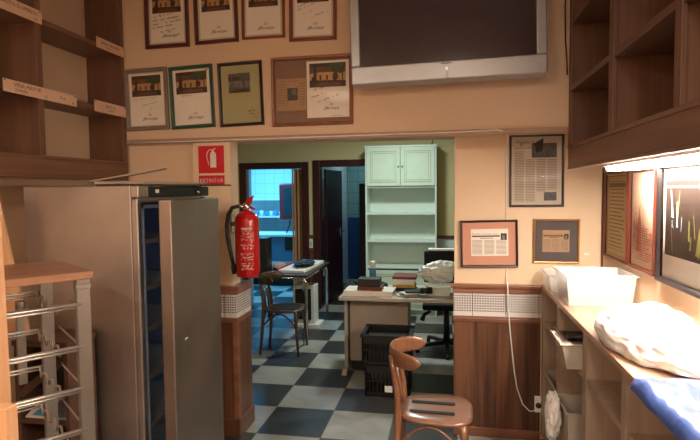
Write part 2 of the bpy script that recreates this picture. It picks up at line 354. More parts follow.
# conduit and loose white cable under the beam
cab=MB().tube([(-2.13,3.288,1.985),(-1.6,3.288,1.987),(-.9,3.287,1.99),(-.28,3.287,1.993),(.06,3.287,1.994),(.30,3.29,2.0),(.345,3.30,1.99),(.372,3.40,1.965),(.38,3.556,1.93),(.382,3.5565,1.5),(.384,3.5565,1.1),(.385,3.545,1.05),(.388,3.51,1.03),(.389,3.505,.99),(.392,3.53,.90),(.405,3.535,.75),(.42,3.535,.6),(.435,3.535,.46),(.455,3.535,.34),(.49,3.535,.24),(.535,3.535,.195),(.575,3.54,.20),(.592,3.545,.235)],.0042,8)
tag(cab.build('white_cable','whiteplastic'),'long white cable running under the beam and hanging down to the wall socket','cable')
t=tag(MB().tube([(-1.662,3.318,1.975),(-1.66,3.303,1.93),(-1.662,3.303,1.6),(-1.662,3.303,1.05)],.005,8).build('wall_conduit','wall_lo'),'thin cream conduit running down the left edge of the pillar','conduit')
# far room: walls with two door openings
D1=(-2.83,-1.98,1.97); D2=(-1.75,-.98,1.99)
w=MB()
for a,b in ((-3.4,D1[0]),(D1[1],D2[0]),(D2[1],1.6)): w.box(a,b,YB,YB+.12,0,2.6)
w.box(D1[0],D1[1],YB,YB+.12,D1[2],2.6).box(D2[0],D2[1],YB,YB+.12,D2[2],2.6)
struct(w.build('wall_far','wall_green'))
sbox('wall_left.001',-3.5,-3.4,3.46,YB+.12,0,2.6,'wall_green')
sbox('wall_right.001',1.6,1.7,3.70,YB+.12,0,2.6,'wall_green')
sbox('wall_back.004',-3.4,XL,3.36,3.46,0,2.6,'wall_green')
sbox('wall_back.005',XR,1.6,3.60,3.70,0,2.6,'wall_green')
n=12
for a,b in ((-3.4,-2.92),(-1.905,-1.835),(-.93,1.6)):
    sbox('trim_%d'%n,a,b,YB-.012,YB,.08,.80,'panel_wood'); sbox('trim_%d'%(n+1),a,b,YB-.014,YB,.835,.985,'tile_white' if b>-1 else 'panel_wood')
    sbox('trim_%d'%(n+2),a,b,YB-.03,YB,.985,1.03,'panel_wood'); sbox('trim_%d'%(n+3),a,b,YB-.03,YB,.80,.835,'panel_wood'); n+=4
def doorframe(name,D,w_):
    r=bpy.data.objects.new(name,None); COL.objects.link(r); r.location=(D[0],YB,0); r['kind']='structure'
    m=MB(); x0,x1,z=D
    m.box(x0-w_,x0+.015,YB-.025,YB+.14,0,z+w_*.95).box(x1-.015,x1+w_,YB-.025,YB+.14,0,z+w_*.95).box(x0+.015,x1-.015,YB-.025,YB+.14,z-.01,z+w_*.95)
    m.build('door_frame','maroon',r,bevel=.006); return r
d1=doorframe('door_1',D1,.085); d2=doorframe('door_2',D2,.085)
# leaf of door 1 (plain brown, swung inwards) and of door 2 (dark maroon)
def leaf(par,h,e,z,m,sgn=1):
    h=Vector(h);e=Vector(e)
    mb=MB().bar((h.x,h.y,z/2+.01),(e.x,e.y,z/2+.01),.04,z-.02,0)
    return mb.build('door_leaf',m,par,bevel=.004)
m=MB()
for k in range(6):
    xa=-2.135+.025*k; m.bar((xa,YB+(.0 if k%2 else .09),.985),(xa+.025,YB+(.09 if k%2 else .0),.985),.008,1.94)
m.box(-2.142,-2.128,YB-.01,YB+.03,0,1.955).build('folding_door','oak',d1)
MB().box(-2.815,-2.78,YB+.0,YB+.10,0,1.955).build('metal_strip','silver',d1)
l2=leaf(d2,(-1.70,YB+.17,0),(-1.62,YB+.90,0),1.95,'maroon2')
hd=MB().tube([(-1.598,YB+.80,1.03),(-1.55,YB+.79,1.03),(-1.55,YB+.68,1.03)],.01,8).box(-1.612,-1.60,YB+.77,YB+.83,.93,1.09).build('door_handle','chrome',d2)
MB().box(-1.660,-1.652,YB+.45,YB+.57,1.66,1.72).build('name_plate','whiteplastic',d2)
# side rooms behind the doors
sbox('wall_kitchen',-4.9,-1.85,10.2,10.3,0,2.6,'tile_white')
sbox('wall_kitchen.001',-5.0,-4.9,YB+.12,10.3,0,2.6,'tile_white')
sbox('wall_kitchen.002',-1.85,-1.80,YB+.12,10.3,0,2.6,'tile_white')
sbox('ceiling.002',-5,.2,YB+.12,10.3,2.6,2.7,'ceiling')
struct(MB().box(-1.80,.1,9.6,9.7,1.15,2.6).build('wall_washroom','tile_teal'))
struct(MB().box(-1.80,.1,9.6,9.7,0,1.15).build('wall_washroom.001','tile_blue'))
sbox('wall_washroom.002',.1,.2,YB+.12,10.3,0,2.6,'tile_teal')

# ------------------------------------------------------------------ fitted shelving, left and right
def shelving(name,label,X0,X1,Y0,Y1,ups,face,back):
    # face: x of the open front ; X0..X1 full depth
    r=thing(name,label,'shelving',((X0+X1)/2,(Y0+Y1)/2,1.765))
    sg=1 if face==X1 else -1
    zb=1.845 if sg>0 else 1.885; z0=1.742 if sg>0 else 1.767
    q0,q1=(X0,X1-.0205) if sg>0 else (X0+.0205,X1)
    m=MB().box(q0,q1,Y0+.001,Y1-.001,zb-.022,zb).box(q0,q1,Y0+.001,Y1-.001,z0+.012,z0+.03)
    m.build('bottom_board','shelf_woody',r)
    fx=sorted((face,face-sg*.02)); f=MB().box(fx[0],fx[1],Y0,Y1,z0+.008,zb-.006)
    f2=sorted((face+sg*.005,face-sg*.02)); f.box(f2[0],f2[1],Y0,Y1,zb-.006,zb+.012)
    f3=sorted((face+sg*.003,face-sg*.02)); f.box(f3[0],f3[1],Y0,Y1,z0-.008,z0+.008)
    f.build('front_board','shelf_woody',r,bevel=.003)
    for a,b in ups:
        m=MB().box(X0+.002,X1-.002,a+.008,b-.008,zb,3.05); ff=sorted((face,face-sg*.018)); m.box(ff[0],ff[1],a,b,zb,3.05)
        m.build('upright','shelf_wood',r,bevel=.002)
    ys=[Y0]+[y for p in sorted(ups) for y in p]+[Y1]
    su=sorted(ups)
    for (a,b),(c,d) in zip(su,su[1:]):
        for z in ((2.168,2.562) if sg>0 else (2.205,2.58)):
            MB().box(X0+.004,X1-.006,b-.008,c+.008,z,z+.03).build('shelf_board','shelf_woody',r,bevel=.002)
    if back: MB().box(XR-.012,XR-.002,Y0,Y1,zb,3.05).build('back_panel','shelf_wood',r)
    MB().box(X0,X1,Y0,Y1,3.05,3.07).build('top_board','shelf_woody',r)
    return r
shelving('wall_shelving','brown wooden wall shelving on the left with open back and price labels',XL,-2.145,.9,3.30,[(.90,.94),(1.75,1.79),(2.515,2.555),(3.262,3.30)],-2.145,False)
shelving('wall_shelving','brown wooden wall shelving on the right with closed back, over the lit counter',.70,XR,.7,3.29,[(.70,.74),(1.10,1.15),(1.785,1.835),(2.46,2.52),(3.25,3.29)],.70,True)
# card labels on the left shelving
def card_label(y0,y1,z0,z1,lines,label,tilt=0,x=-2.135):
    r=thing('shelf_label',label,'label',(x,(y0+y1)/2,z0),R(90),'card labels on the left shelving'); L=(y1-y0); H=z1-z0
    m=MB().box(-L/2,L/2,-.0006,.0006,0,H)
    for (tx,xx,zz,sz,al) in lines: text_into(m,tx,xx*L-L/2,zz*H,sz,-.0012,1,align=al)
    for q in (-L/2+.012,L/2-.012): m.rect(q-.004,q+.004,H*.82,H*.94,-.0012,1)
    o=m.build('card',['label','ink'],r,world=False); r.rotation_euler=(0,tilt,R(90)); return r
card_label(1.95,2.55,2.553,2.622,[('LA VENDIMIA DE SANTO DOMINGO',.97,.52,.030,'RIGHT'),('Reserva',.5,.15,.018,'CENTER'),('12€',.95,.14,.018,'RIGHT')],'pink card label at the top left corner, on the higher shelf of the left shelving')
card_label(2.275,2.80,2.155,2.218,[('VIÑA MAYOR',.13,.52,.030,'LEFT'),('CRIANZA',.13,.18,.02,'LEFT'),('9€',.52,.12,.018,'LEFT'),('Rioja',.74,.4,.022,'LEFT'),('8€',.92,.12,.018,'LEFT')],'long pink card label with two wine names on the lower shelf of the left shelving')
card_label(3.00,3.285,2.555,2.62,[('SIERRA CANTABRIA',.5,.5,.022,'CENTER'),('Crianza',.4,.2,.014,'CENTER'),('11€',.93,.1,.016,'RIGHT')],'short pink card label on the higher shelf, at the right end of the left shelving')
card_label(2.96,3.285,2.155,2.225,[('PROTOS',.5,.5,.026,'CENTER'),('RESERVA',.5,.22,.015,'CENTER'),('14€',.93,.1,.016,'RIGHT')],'short pink card label on the lower shelf, at the right end of the left shelving')
# lamp under the right shelving
r=thing('strip_light','long glowing white strip light under the right wall shelving','light',(.86,1.9,1.72))
pbox('housing',.76,.90,.95,2.80,1.752,1.7785,'whiteplastic',r,.004)
pbox('diffuser',.77,.89,.96,2.79,1.732,1.752,'tube',r,.006)
tag(MB().tube([(.683,3.27,2.95),(.672,3.28,2.7),(.676,3.28,2.5),(.683,3.275,2.40),(.686,3.27,2.3)],.004,8).build('black_cable','black'),'thin black cable hanging at the left edge of the right wall shelving','cable')

# ------------------------------------------------------------------ framed pictures
def framed(name,label,pos,w,h,tilt,fw,fm,wall='b',depth=.02,group=None,draw=None,pane=True,fm2=None):
    rz=0 if wall=='b' else -PI/2
    r=thing(name,label,'picture',pos,group=group); r.rotation_mode='QUATERNION'
    from mathutils import Euler,Quaternion
    r.rotation_quaternion=(Matrix.Rotation(rz,4,'Z')@Matrix.Rotation(-tilt,4,'Y')).to_quaternion()
    W,H=w/2,h/2; m=MB()
    def ring(i0,y0,i1,y1,mi):
        a=[(-W+i0,y0,-H+i0),(W-i0,y0,-H+i0),(W-i0,y0,H-i0),(-W+i0,y0,H-i0)]; b=[(-W+i1,y1,-H+i1),(W-i1,y1,-H+i1),(W-i1,y1,H-i1),(-W+i1,y1,H-i1)]
        m.add(a+b,[(k,(k+1)%4,4+(k+1)%4,4+k) for k in range(4)],mi)
    ring(0,0,0,-depth*.8,0); ring(0,-depth*.8,fw*.25,-depth,0); ring(fw*.25,-depth,fw*.7,-depth*.92,0); ring(fw*.7,-depth*.92,fw,-depth*.5,1 if fm2 else 0); ring(fw,-depth*.5,fw,0,0); ring(fw,0,0,0,0)
    m.build('frame',[fm]+([fm2] if fm2 else []),r,world=False)
    draw(r,W-fw,H-fw)
    if pane: MB().rect(-W+fw*.9,W-fw*.9,-H+fw*.9,H-fw*.9,-depth*.5).build('glass','pane',r,world=False)
    return r
PM=['paper','ph_dark','ph_beige','ph_green','ph_roof','ink','paper_d']
def photo_print(m,x0,x1,z0,z1,y,seed,dim=False):
    rnd=random.Random(seed); W=x1-x0; H=z1-z0
    m.rect(x0,x1,z0,z1,y,1); m.rect(x0,x1,z0+H*.62,z0+H*.84,y-.0003,4)
    m.card([(x0,z0+H*.30),(x0+W,z0+H*.26),(x0+W,z0+H*.60),(x0+W*.3,z0+H*.62),(x0,z0+H*.58)],y-.0005,2)
    for k in range(3):
        q=x0+W*(.28+.18*k); m.rect(q,q+W*.05,z0+H*.30,z0+H*.50,y-.0007,1)
    m.card([(x0+W*.05,z0),(x0+W*.95,z0),(x0+W*.8,z0+H*.18),(x0+W*.3,z0+H*.2)],y-.0007,4)
    def blob(cx,cz,rx,rz_,mi,yy):
        n=11; m.card([(min(x1,max(x0,x0+W*(cx+rx*(.75+.4*rnd.random())*math.cos(2*PI*k/n)))),min(z1,max(z0,z0+H*(cz+rz_*(.75+.4*rnd.random())*math.sin(2*PI*k/n))))) for k in range(n)],yy,mi)
    blob(.70,.80,.22,.24,3,y-.0009); blob(.86,.78,.14,.22,3,y-.0010); blob(.72,.42,.09,.18,1,y-.0011)
    blob(.16,.55,.05,.42,1,y-.0010); blob(.14,.28,.08,.2,1,y-.0012); m.rect(x0+W*.9,x0+W*.93,z0,z0+H*.8,y-.0011,1)
def logo(m,cx,z,s,y,mi=5):
    text_into(m,'La',cx,z+s*1.2,s*1.1,y,mi,shear=.4,align='CENTER'); text_into(m,'Montaja',cx,z,s*1.25,y,mi,shear=.5,align='CENTER',sx=1.1); m.ribbon([(cx-s*2.2,z-s*.1),(cx-s*.8,z+s*.3)],.003,y,mi)
def cert(seed,notes=(),mount=None,inset=.012,dot=False):
    def d(r,W,H):
        rnd=random.Random(seed); m=MB(); y=-.004
        if mount: MB().box(-W,W,-.003,0,-H,H).build('mount',mount,r,world=False)
        else: MB().box(-W,W,-.003,0,-H,H).build('backing','paper_d',r,world=False)
        w=W-inset; h=H-inset
        m.rect(-w,w,-h,h,y,0); ph=h*2*.40
        photo_print(m,-w*.86,w*.86,h*.93-ph,h*.93,y-.0005,seed)
        logo(m,w*.12,-h*.80,.024,y-.0006)
        for (x,z,ww,hh,th,sl) in notes: scribble(m,x*w,z*h,ww*w,hh,rnd,y-.0006,5,th,sl)
        if dot: m.rect(w*.80,w*.95,h*.93,h*.99,y-.0014,7)
        m.build('print',PM+['orange'],r,world=False)
    return d
n_long=[(-.8,.0-.02,1.2,.016,.0028,.12),(-.85,-.17,1.6,.016,.0028,.1),(-.85,-.32,1.7,.016,.0028,.12),(-.85,-.44,1.2,.014,.0028,.1),(-.4,-.62,1.1,.018,.003,.15),(-.1,-.78,1.,.012,.0026,.1)]
n_sig=[(-.8,.0,.8,.012,.002,.35),(-.8,-.12,.9,.012,.002,.35),(-.5,-.25,.6,.012,.002,.3),(-.2,-.42,1.1,.014,.002,.35)]
n_faint=[(-.8,.0,1.5,.008,.0012,.05),(-.3,-.25,.9,.010,.0014,.2),(.1,-.4,.7,.008,.0012,.2)]
M['orange']=mat('orange_sticker',(206,120,50),.6)
YW=3.309
def P(cx,cz,y=YW): return (cx,y,cz)
g='framed certificates on the wall left of the television'
framed('framed_certificate','mahogany framed certificate filled with black handwriting, top row far left',P(-1.825,2.815),.315,.415,R(.4),.026,'f_mah',group=g,draw=cert(1,n_long))
framed('framed_certificate','mahogany framed certificate with no handwriting, second in the top row',P(-1.478,2.805),.30,.375,R(1.2),.024,'f_mah',group=g,draw=cert(2))
framed('framed_certificate','thin brown framed certificate with blank sheet, third in the top row',P(-1.155,2.81),.287,.365,R(-.3),.017,'f_brn',group=g,draw=cert(3))
framed('framed_certificate','brown framed certificate with a slanting signature, top row beside the television',P(-.828,2.81),.306,.428,R(-.6),.022,'f_brn',group=g,draw=cert(4,n_sig))
framed('framed_certificate','grey framed certificate at the left end of the lower row',P(-1.988,2.275),.315,.412,R(1.2),.026,'f_grey',group=g,draw=cert(5,n_faint,inset=.008))
framed('framed_certificate','green framed certificate with an orange corner sticker in the lower row',P(-1.66,2.278),.308,.41,R(2.0),.022,'f_green',group=g,draw=cert(6,[(-.6,.05,.6,.008,.0014,.02)],inset=.004,dot=True))
def olive(r,W,H):
    MB().box(-W,W,-.003,0,-H,H).build('mount','mat_olive',r,world=False)
    m=MB(); m.rect(-W*.97,W*.97,-H*.97,H*.97,-.0036,0); photo_print(m,-W*.62,W*.50,.01,.135,-.004,7); logo(m,W*.55,-H*.62,.012,-.0045); 
    rnd=random.Random(4)
    for k in range(3): scribble(m,W*.35,-H*(.7+.07*k),.07,.007,rnd,-.0045,5,.0015,0)
    m.build('print',['mat_olive','ink_mid','ink_grey','ink_mid','ph_dark','ink','paper_d'],r,world=False)
framed('framed_certificate','dark framed olive card with a small grey picture in the lower row',P(-1.318,2.283),.303,.412,R(1.6),.019,'f_dark',group=g,draw=olive)
def double(r,W,H):
    MB().box(-W,W,-.003,0,-H,H).build('mount','mat_taupe',r,world=False)
    m=MB(); m.rect(-W*.95,-W*.15,-H*.60,H*.42,-.004,0); m.rect(-W*.66,-W*.38,-H*.28,H*.12,-.0045,1)
    text_into(m,'La Razón Gastronómica',-W*.9,H*.32,.014,-.0045,1)
    for k in range(9):
        z=H*(.24-.085*k); m.rect(-W*.92,-W*.70,z,z+.004,-.0045,2); m.rect(-W*.34,-W*.18,z,z+.004,-.0045,2)
    m.rect(-W*.55,-W*.42,-H*.1,H*.08,-.0048,2)
    m.build('newspaper_clipping',['kraft','ink_mid','ink_grey'],r,world=False)
    m=MB(); x0,x1,z0,z1=-W*.13,W*.985,-H*.86,H*.93; m.rect(x0,x1,z0,z1,-.005,0)
    photo_print(m,x0+.018,x1-.02,z1-.165,z1-.015,-.0055,8); rnd=random.Random(9)
    for k,(a,b,c) in enumerate(((.03,.05,.15),(.05,.0,.10),(.03,-.045,.1),(.05,-.08,.16))): scribble(m,x0+a,b,c,.014,rnd,-.0056,5,.0022,.3)
    logo(m,(x0+x1)/2+.02,z0+.05,.022,-.0056); text_into(m,'edición limitada',x1-.11,z0+.008,.010,-.0056,5)
    m.build('print',PM,r,world=False)
framed('framed_certificate','wide brown frame holding a newspaper clipping beside a signed certificate',P(-.842,2.283),.53,.437,R(.2),.02,'f_brn',group=g,draw=double)
# small orange sticker is part of the green frame's print: sits on its glass
def newspaper(r,W,H):
    MB().box(-W,W,-.003,0,-H,H).build('mount','paper_d',r,world=False)
    m=MB(); w=W*.95; h=H*.96; m.rect(-w,w,-h,h,-.004,0)
    m.rect(-w*.2,w*.85,h*.40,h*.84,-.0045,1); m.card([(-w*.1,h*.84),(w*.30,h*.99),(w*.25,h*.6),(w*.0,h*.55)],-.0048,3)
    text_into(m,'Premio a',-w*.85,h*.84,.03,-.0045,3); text_into(m,'la',-w*.7,h*.77,.03,-.0045,3); text_into(m,'gastronomía',-w*.9,h*.68,.022,-.0045,3)
    m.rect(w*.32,w*.85,-h*.92,-h*.66,-.0045,1)
    for c in range(4):
        x0=-w*.92+c*w*.46
        for k in range(44):
            z=h*.58-k*.0105*1.0
            if z<-h*.95: break
            if c>0 and z>h*.36 : continue
            if c==3 and z<-h*.62: continue
            if c==2 and z<-h*.64: continue
            m.rect(x0,x0+w*.40,z,z+.004,-.0045,2)
    m.build('newspaper_page',['news','ink_mid','ink_grey','ink'],r,world=False)
YR=3.561
framed('framed_newspaper','tall brown framed newspaper page hung highest on the wall right of the opening',(.566,YR,1.762),.334,.462,R(.3),.014,'f_dark',draw=newspaper)
def article(mount,sheet,sx,sz,ox,oz):
    def d(r,W,H):
        MB().box(-W,W,-.003,0,-H,H).build('mount',mount,r,world=False)
        m=MB(); w,h=sx,sz; m.rect(ox-w,ox+w,oz-h,oz+h,-.004,0)
        m.rect(ox-w*.95,ox+w*.55,oz+h*.42,oz+h*.52,-.0045,1); text_into(m,'El rincón de la buena mesa',ox-w*.95,oz+h*.58,w*.13,-.0045,1)
        m.rect(ox-w*.5,ox+w*.2,oz+h*.30,oz+h*.34,-.0045,1)
        m.rect(ox+w*.6,ox+w*.92,oz+h*.18,oz+h*.66,-.0045,1); m.card([(ox+w*.66,oz+h*.2),(ox+w*.84,oz+h*.2),(ox+w*.80,oz+h*.55),(ox+w*.68,oz+h*.5)],-.0048,2)
        for c in range(3):
            for k in range(12):
                z=oz+h*(.14-.092*k); m.rect(ox-w*.95+c*w*.65,ox-w*.40+c*w*.65,z,z+h*.035,-.0045,2)
        m.build('newspaper_clipping',[sheet,'ink','ink_grey'],r,world=False)
    return d
framed('framed_newspaper','black framed newspaper article on a rose mount, beside the opening',(.272,3.5515,1.292),.364,.308,R(1.2),.014,'f_black',draw=article('mat_rose','paper',.118,.088,.005,.008))
framed('framed_newspaper','gilt framed small clipping on a dark grey mount, over the white tubs',(.690,YR,1.311),.283,.282,R(-.3),.014,'f_gold',draw=article('mat_slate','kraft',.082,.070,.0,.0),fm2='f_brn')
# right wall: map, sanguine drawing, night view
XW=.969
def mapdraw(r,W,H):
    MB().box(-W,W,-.003,0,-H,H).build('mount','map',r,world=False); m=MB()
    for a in (.93,.80): 
        m.ribbon([(-W*a,-H*a*1.02),(W*a,-H*a*1.02),(W*a,H*a*1.02),(-W*a,H*a*1.02),(-W*a,-H*a*1.02)],.004 if a>.9 else .003,-.004,0)
    rnd=random.Random(5)
    for k in range(60):
        z=-H*.9+k*H*1.8/60; m.rect(-W*.92,-W*.83,z,z+.006,-.0042,0) if k%2 else m.rect(W*.83,W*.92,z,z+.006,-.0042,0)
    for k in range(16): z=H*.62-k*.022; m.rect(-W*.7,W*(.3+.4*rnd.random()),z,z+.006,-.0042,0)
    m.rect(-W*.75,W*.75,H*.68,H*.78,-.0042,0); m.build('print',['map_ink'],r,world=False)
framed('framed_print','narrow framed yellowed print with ornate border, nearest the room corner',(XW,3.268,1.487),.42,.51,0,.014,'f_mah',wall='r',draw=mapdraw)
def sang(r,W,H):
    MB().box(-W,W,-.003,0,-H,H).build('mount','sanguine',r,world=False); m=MB(); rnd=random.Random(8)
    for k in range(26):
        x=-W*.9+rnd.random()*W*1.7; z=-H*.85+rnd.random()*H*.7; hh=.03+rnd.random()*.12; ww=.006+rnd.random()*.03
        m.ribbon([(x,z),(x,z+hh),(x+ww,z+hh),(x+ww,z),(x,z)],.003,-.0042,0)
    m.card([(-W*.6,-H*.7),(-W*.1,-H*.7),(-W*.15,-H*.1),(-W*.3,H*.3),(-W*.45,-H*.1)],-.0042,0)
    for k in range(14): z=-H*.85+k*.012; m.rect(-W*.8+rnd.random()*.05,W*.8-rnd.random()*.1,z,z+.004,-.0044,0)
    m.build('print',['sang_ink'],r,world=False)
framed('framed_print','brown framed red chalk drawing of a street, in the middle of the right wall',(XW,2.857,1.487),.362,.512,0,.018,'f_mah',wall='r',draw=sang)
def night(r,W,H):
    MB().box(-W,W,-.003,0,-H,H).build('mount','paper',r,world=False); m=MB(); w,h=W*.92,H*.92; rnd=random.Random(3)
    m.rect(-w,w,-h,h*.72,-.004,0); m.rect(-w,w,h*.76,h*.86,-.004,0); m.rect(-w,w,-h,-h*.62,-.0045,3)
    for k in range(26):
        x=-w*.85+rnd.random()*w*1.6; z=-h*.55+rnd.random()*h*.8; l=.03+rnd.random()*.09; d=(rnd.random()-.5)*.05; ww=.004+rnd.random()*.014
        m.card([(x,z),(x+ww,z),(x+d+ww*.4,z+l),(x+d,z+l)],-.0048-k*.00005,(1,2,1,3,2)[k%5])
    m.card([(-w*.5,-h*.6),(-w*.2,-h*.6),(-w*.25,h*.1),(-w*.33,h*.45),(-w*.42,h*.1)],-.0060,0)
    m.card([(w*.0,-h*.5),(w*.5,-h*.55),(w*.4,-h*.1),(w*.1,h*.0)],-.0060,2)
    m.build('print',['night','pale_blue','yg','paper'],r,world=False)
framed('framed_print','large black framed dark painting with pale streaks, nearest on the right wall',(XW,2.28,1.487),.70,.53,0,.024,'f_black',wall='r',depth=.028,draw=night)
tag(MB().box(.862,.892,3.5595,3.562,1.222,1.236).build('wall_sticker','whiteplastic'),'tiny white sticker on the cream wall right of the gilt frame','sticker')

# ------------------------------------------------------------------ television
r=thing('television','wide silver flat television mounted on the upper wall, switched off','television',(0,3.12,2.27),rot=(0,R(-1.15),0))
W=.553
fr=MB()
fr.hexa([(-W,.0,0.01),(W,.0,0.01),(W,.09,.0),(-W,.09,.0)],[(-W,.0,.115),(W,.0,.115),(W,.09,.115),(-W,.09,.115)])
for s in (-1,1): fr.box(min(s*W,s*(W-.057)),max(s*W,s*(W-.057)),.0,.09,.115,.67)
fr.box(-W,W,0,.09,.67,.725)
fr.build('bezel','silver',r,world=False,bevel=.008,seg=3)
MB().box(-W+.057,W-.057,.012,.03,.112,.672).build('screen','screen',r,world=False)
MB().box(-W+.1,W-.1,.09,.15,.08,.64).build('rear_housing','charcoal',r,world=False,bevel=.01)
MB().box(-.2,.2,.15,.1898,.2,.5).build('wall_bracket','charcoal',r,world=False)
MB().box(-.006,.012,-.003,.002,.02,.085).build('control_strip','whiteplastic',r,world=False,bevel=.002)
MB().box(-.002,.008,-.005,-.002,.062,.074).build('power_light','led',r,world=False)
m=MB(); m.ribbon([(-.028,.098),(-.014,.102),(0,.098),(.014,.102),(.030,.099)],.006,-.001,0); m.build('brand_mark','ink_mid',r,world=False)

# ------------------------------------------------------------------ extinguisher and sign
m=MB(); m.box(-1.628,-1.447,3.3075,3.3099,1.773,1.954)
w=[(-.012,-.052),(.030,-.052),(.030,.035),(.022,.05),(.012,.055),(.0,.055),(-.010,.045),(-.012,.03)]
cx,cz=-1.532,1.862
m.card([(cx+a,cz+b) for a,b in w],3.307,1); m.rect(cx+.002,cx+.014,cz+.055,cz+.066,3.307,1); m.ribbon([(cx+.004,cz+.064),(cx+.028,cz+.074)],.006,3.307,1); m.ribbon([(cx+.006,cz+.066),(cx-.02,cz+.064),(cx-.034,cz+.045),(cx-.036,cz+.02),(cx-.028,cz-.01),(cx-.024,cz-.036)],.005,3.307,1)
tag(m.build('extinguisher_sign',['signred','paper']),'red square sign with a white fire extinguisher pictogram on the pillar','sign')
m=MB(); m.box(-1.628,-1.447,3.3075,3.3099,1.690,1.758); text_into(m,'EXTINTOR',-1.5375,1.712,.036,3.307,1,align='CENTER',sx=.95)
tag(m.build('extinguisher_sign',['signred','paper']),'red strip sign lettered in white below the square extinguisher sign','sign')
ex,ey=-1.268,3.235
r=thing('fire_extinguisher','red fire extinguisher with black hose hung at the pillar corner','fire extinguisher',(ex,ey,1.10))
MB().lathe((ex,ey,1.10),[(.066,0),(.072,.006),(.072,.02),(.078,.026),(.078,.36),(.074,.385),(.06,.405),(.038,.418),(.022,.425),(.022,.44)],36).build('cylinder','red',r)
m=MB(); n=22; rows=44; rl=random.Random(12); vs=[]
for jz in range(rows+1):
    for i in range(n+1):
        a=R(-112+80*i/n); vs.append((ex+.0786*math.cos(a),ey+.0786*math.sin(a),1.145+.275*jz/rows))
m.add(vs,[]); m.f=[];m.m=[];m.sm=[]
for jz in range(rows):
    for i in range(n):
        v=jz/rows; txt=(jz%3!=0) and rl.random()<.38 and 2<i<n-2 and (v<.16 or .24<v<.40 or .46<v<.60 or .68<v<.92)
        a=jz*(n+1)+i; m.f.append([a,a+1,a+n+2,a+n+1]); m.m.append(1 if (txt or (.945<v<.985 and 3<i<n-3)) else 0); m.sm.append(True)
m.build('printed_label',['red','paper_d'],r)
MB().lathe((ex,ey,1.53),[(.02,0),(.024,.01),(.024,.035),(.016,.045)],16).tube([(ex-.02,ey,1.552),(ex-.05,ey-.01,1.556)],.011,10).build('valve','chrome',r)
MB().hexa([(ex-.012,ey-.012,1.57),(ex+.03,ey-.012,1.565),(ex+.03,ey+.012,1.565),(ex-.012,ey+.012,1.57)],[(ex+.005,ey-.012,1.60),(ex+.05,ey-.012,1.625),(ex+.05,ey+.012,1.625),(ex+.005,ey+.012,1.60)]).hexa([(ex+.0,ey-.01,1.55),(ex+.055,ey-.01,1.528),(ex+.055,ey+.01,1.528),(ex+.0,ey+.01,1.55)],[(ex+.0,ey-.01,1.565),(ex+.06,ey-.01,1.54),(ex+.06,ey+.01,1.54),(ex+.0,ey+.01,1.565)]).build('trigger_lever','red',r,bevel=.004)
h=[(ex-.045,ey-.01,1.556),(ex-.09,ey-.02,1.545),(ex-.115,ey-.025,1.50),(ex-.128,ey-.025,1.43),(ex-.125,ey-.025,1.36),(ex-.112,ey-.025,1.29),(ex-.10,ey-.022,1.22),(ex-.092,ey-.02,1.18)]
MB().tube(h,[.012,.013,.013,.013,.013,.013,.012,.012],12).build('hose','cork',r)
MB().tube([h[-1],(ex-.09,ey-.02,1.15),(ex-.088,ey-.02,1.115)],[.014,.016,.012],12).build('nozzle','black',r)
MB().box(ex-.136,ex-.02,ey+.055,ey+.082,1.42,1.45).box(ex-.1365,ex-.128,ey+.055,ey+.15,1.38,1.48).build('wall_bracket','chrome',r)

# ------------------------------------------------------------------ stainless fridge
fx,fy0,fy1=-1.30,2.06,2.745; fb=-1.856
r=thing('upright_fridge','tall stainless steel upright fridge with its door ajar','fridge',((fx+fb)/2,(fy0+fy1)/2,0))
m=MB().box(fb,fx-.03,fy0,fy0+.045,.10,1.68).box(fb,fx-.03,fy1-.045,fy1,.10,1.68).box(fb,fb+.045,fy0+.045,fy1-.045,.10,1.68).box(fb+.045,fx-.03,fy0+.045,fy1-.045,.10,.16).box(fb+.045,fx-.03,fy0+.045,fy1-.045,1.60,1.68)
m.box(fx-.03,fx,fy0,fy0+.035,.10,1.622).box(fx-.03,fx,fy1-.035,fy1,.10,1.622)
m.build('cabinet_body','steel',r,bevel=.005)
m=MB().box(fx-.03,fx+.004,fy0+.08,fy1+.0,1.628,1.676).build('control_panel','black',r,bevel=.003)
MB().box(fx-.03,fx+.006,fy0,fy0+.08,1.628,1.678).build('panel_end','steel',m,bevel=.003)
MB().box(fx+.002,fx+.008,fy0+.14,fy0+.165,1.647,1.663).build('indicator','whiteplastic',m)
MB().tube([(fx+.004,fy1-.14,1.652),(fx+.016,fy1-.14,1.652)],.012,12).build('control_knob','chrome',m)
lx0,lx1,ly0,ly1=fb+.05,fx-.005,fy0+.05,fy1-.05
MB().box(lx0,lx0+.01,ly0,ly1,.165,1.595).box(lx0,lx1,ly0,ly0+.008,.165,1.595).box(lx0,lx1,ly1-.008,ly1,.165,1.595).box(lx0,lx1,ly0,ly1,.165,.18).box(lx0,lx1,ly0,ly1,1.58,1.595).build('inner_liner','liner',r)
m=MB()
for xx in (lx0+.08,lx1-.09):
    m.box(xx,xx+.02,ly1-.014,ly1-.008,.2,1.56)
    for k in range(40): z=.22+k*.033; m.box(xx+.004,xx+.016,ly1-.016,ly1-.013,z,z+.015,1)
m.build('shelf_ladder',['liner','black'],r)
for z in (.36,.58,.80,1.02,1.21,1.42):
    m=MB(); 
    m.box(lx1-.03,lx1-.015,ly0+.01,ly1-.02,z,z+.02); m.box(lx0+.03,lx0+.045,ly0+.01,ly1-.02,z,z+.012)
    m.box(lx0+.03,lx1-.015,ly0+.01,ly0+.02,z,z+.012).box(lx0+.03,lx1-.015,ly1-.03,ly1-.02,z,z+.012)
    k=ly0+.03
    while k<ly1-.03: m.box(lx0+.03,lx1-.02,k,k+.011,z+.004,z+.009); k+=.018
    m.build('shelf','shelf_metal',r)
a=R(7.3); hd=MB(); L=.68
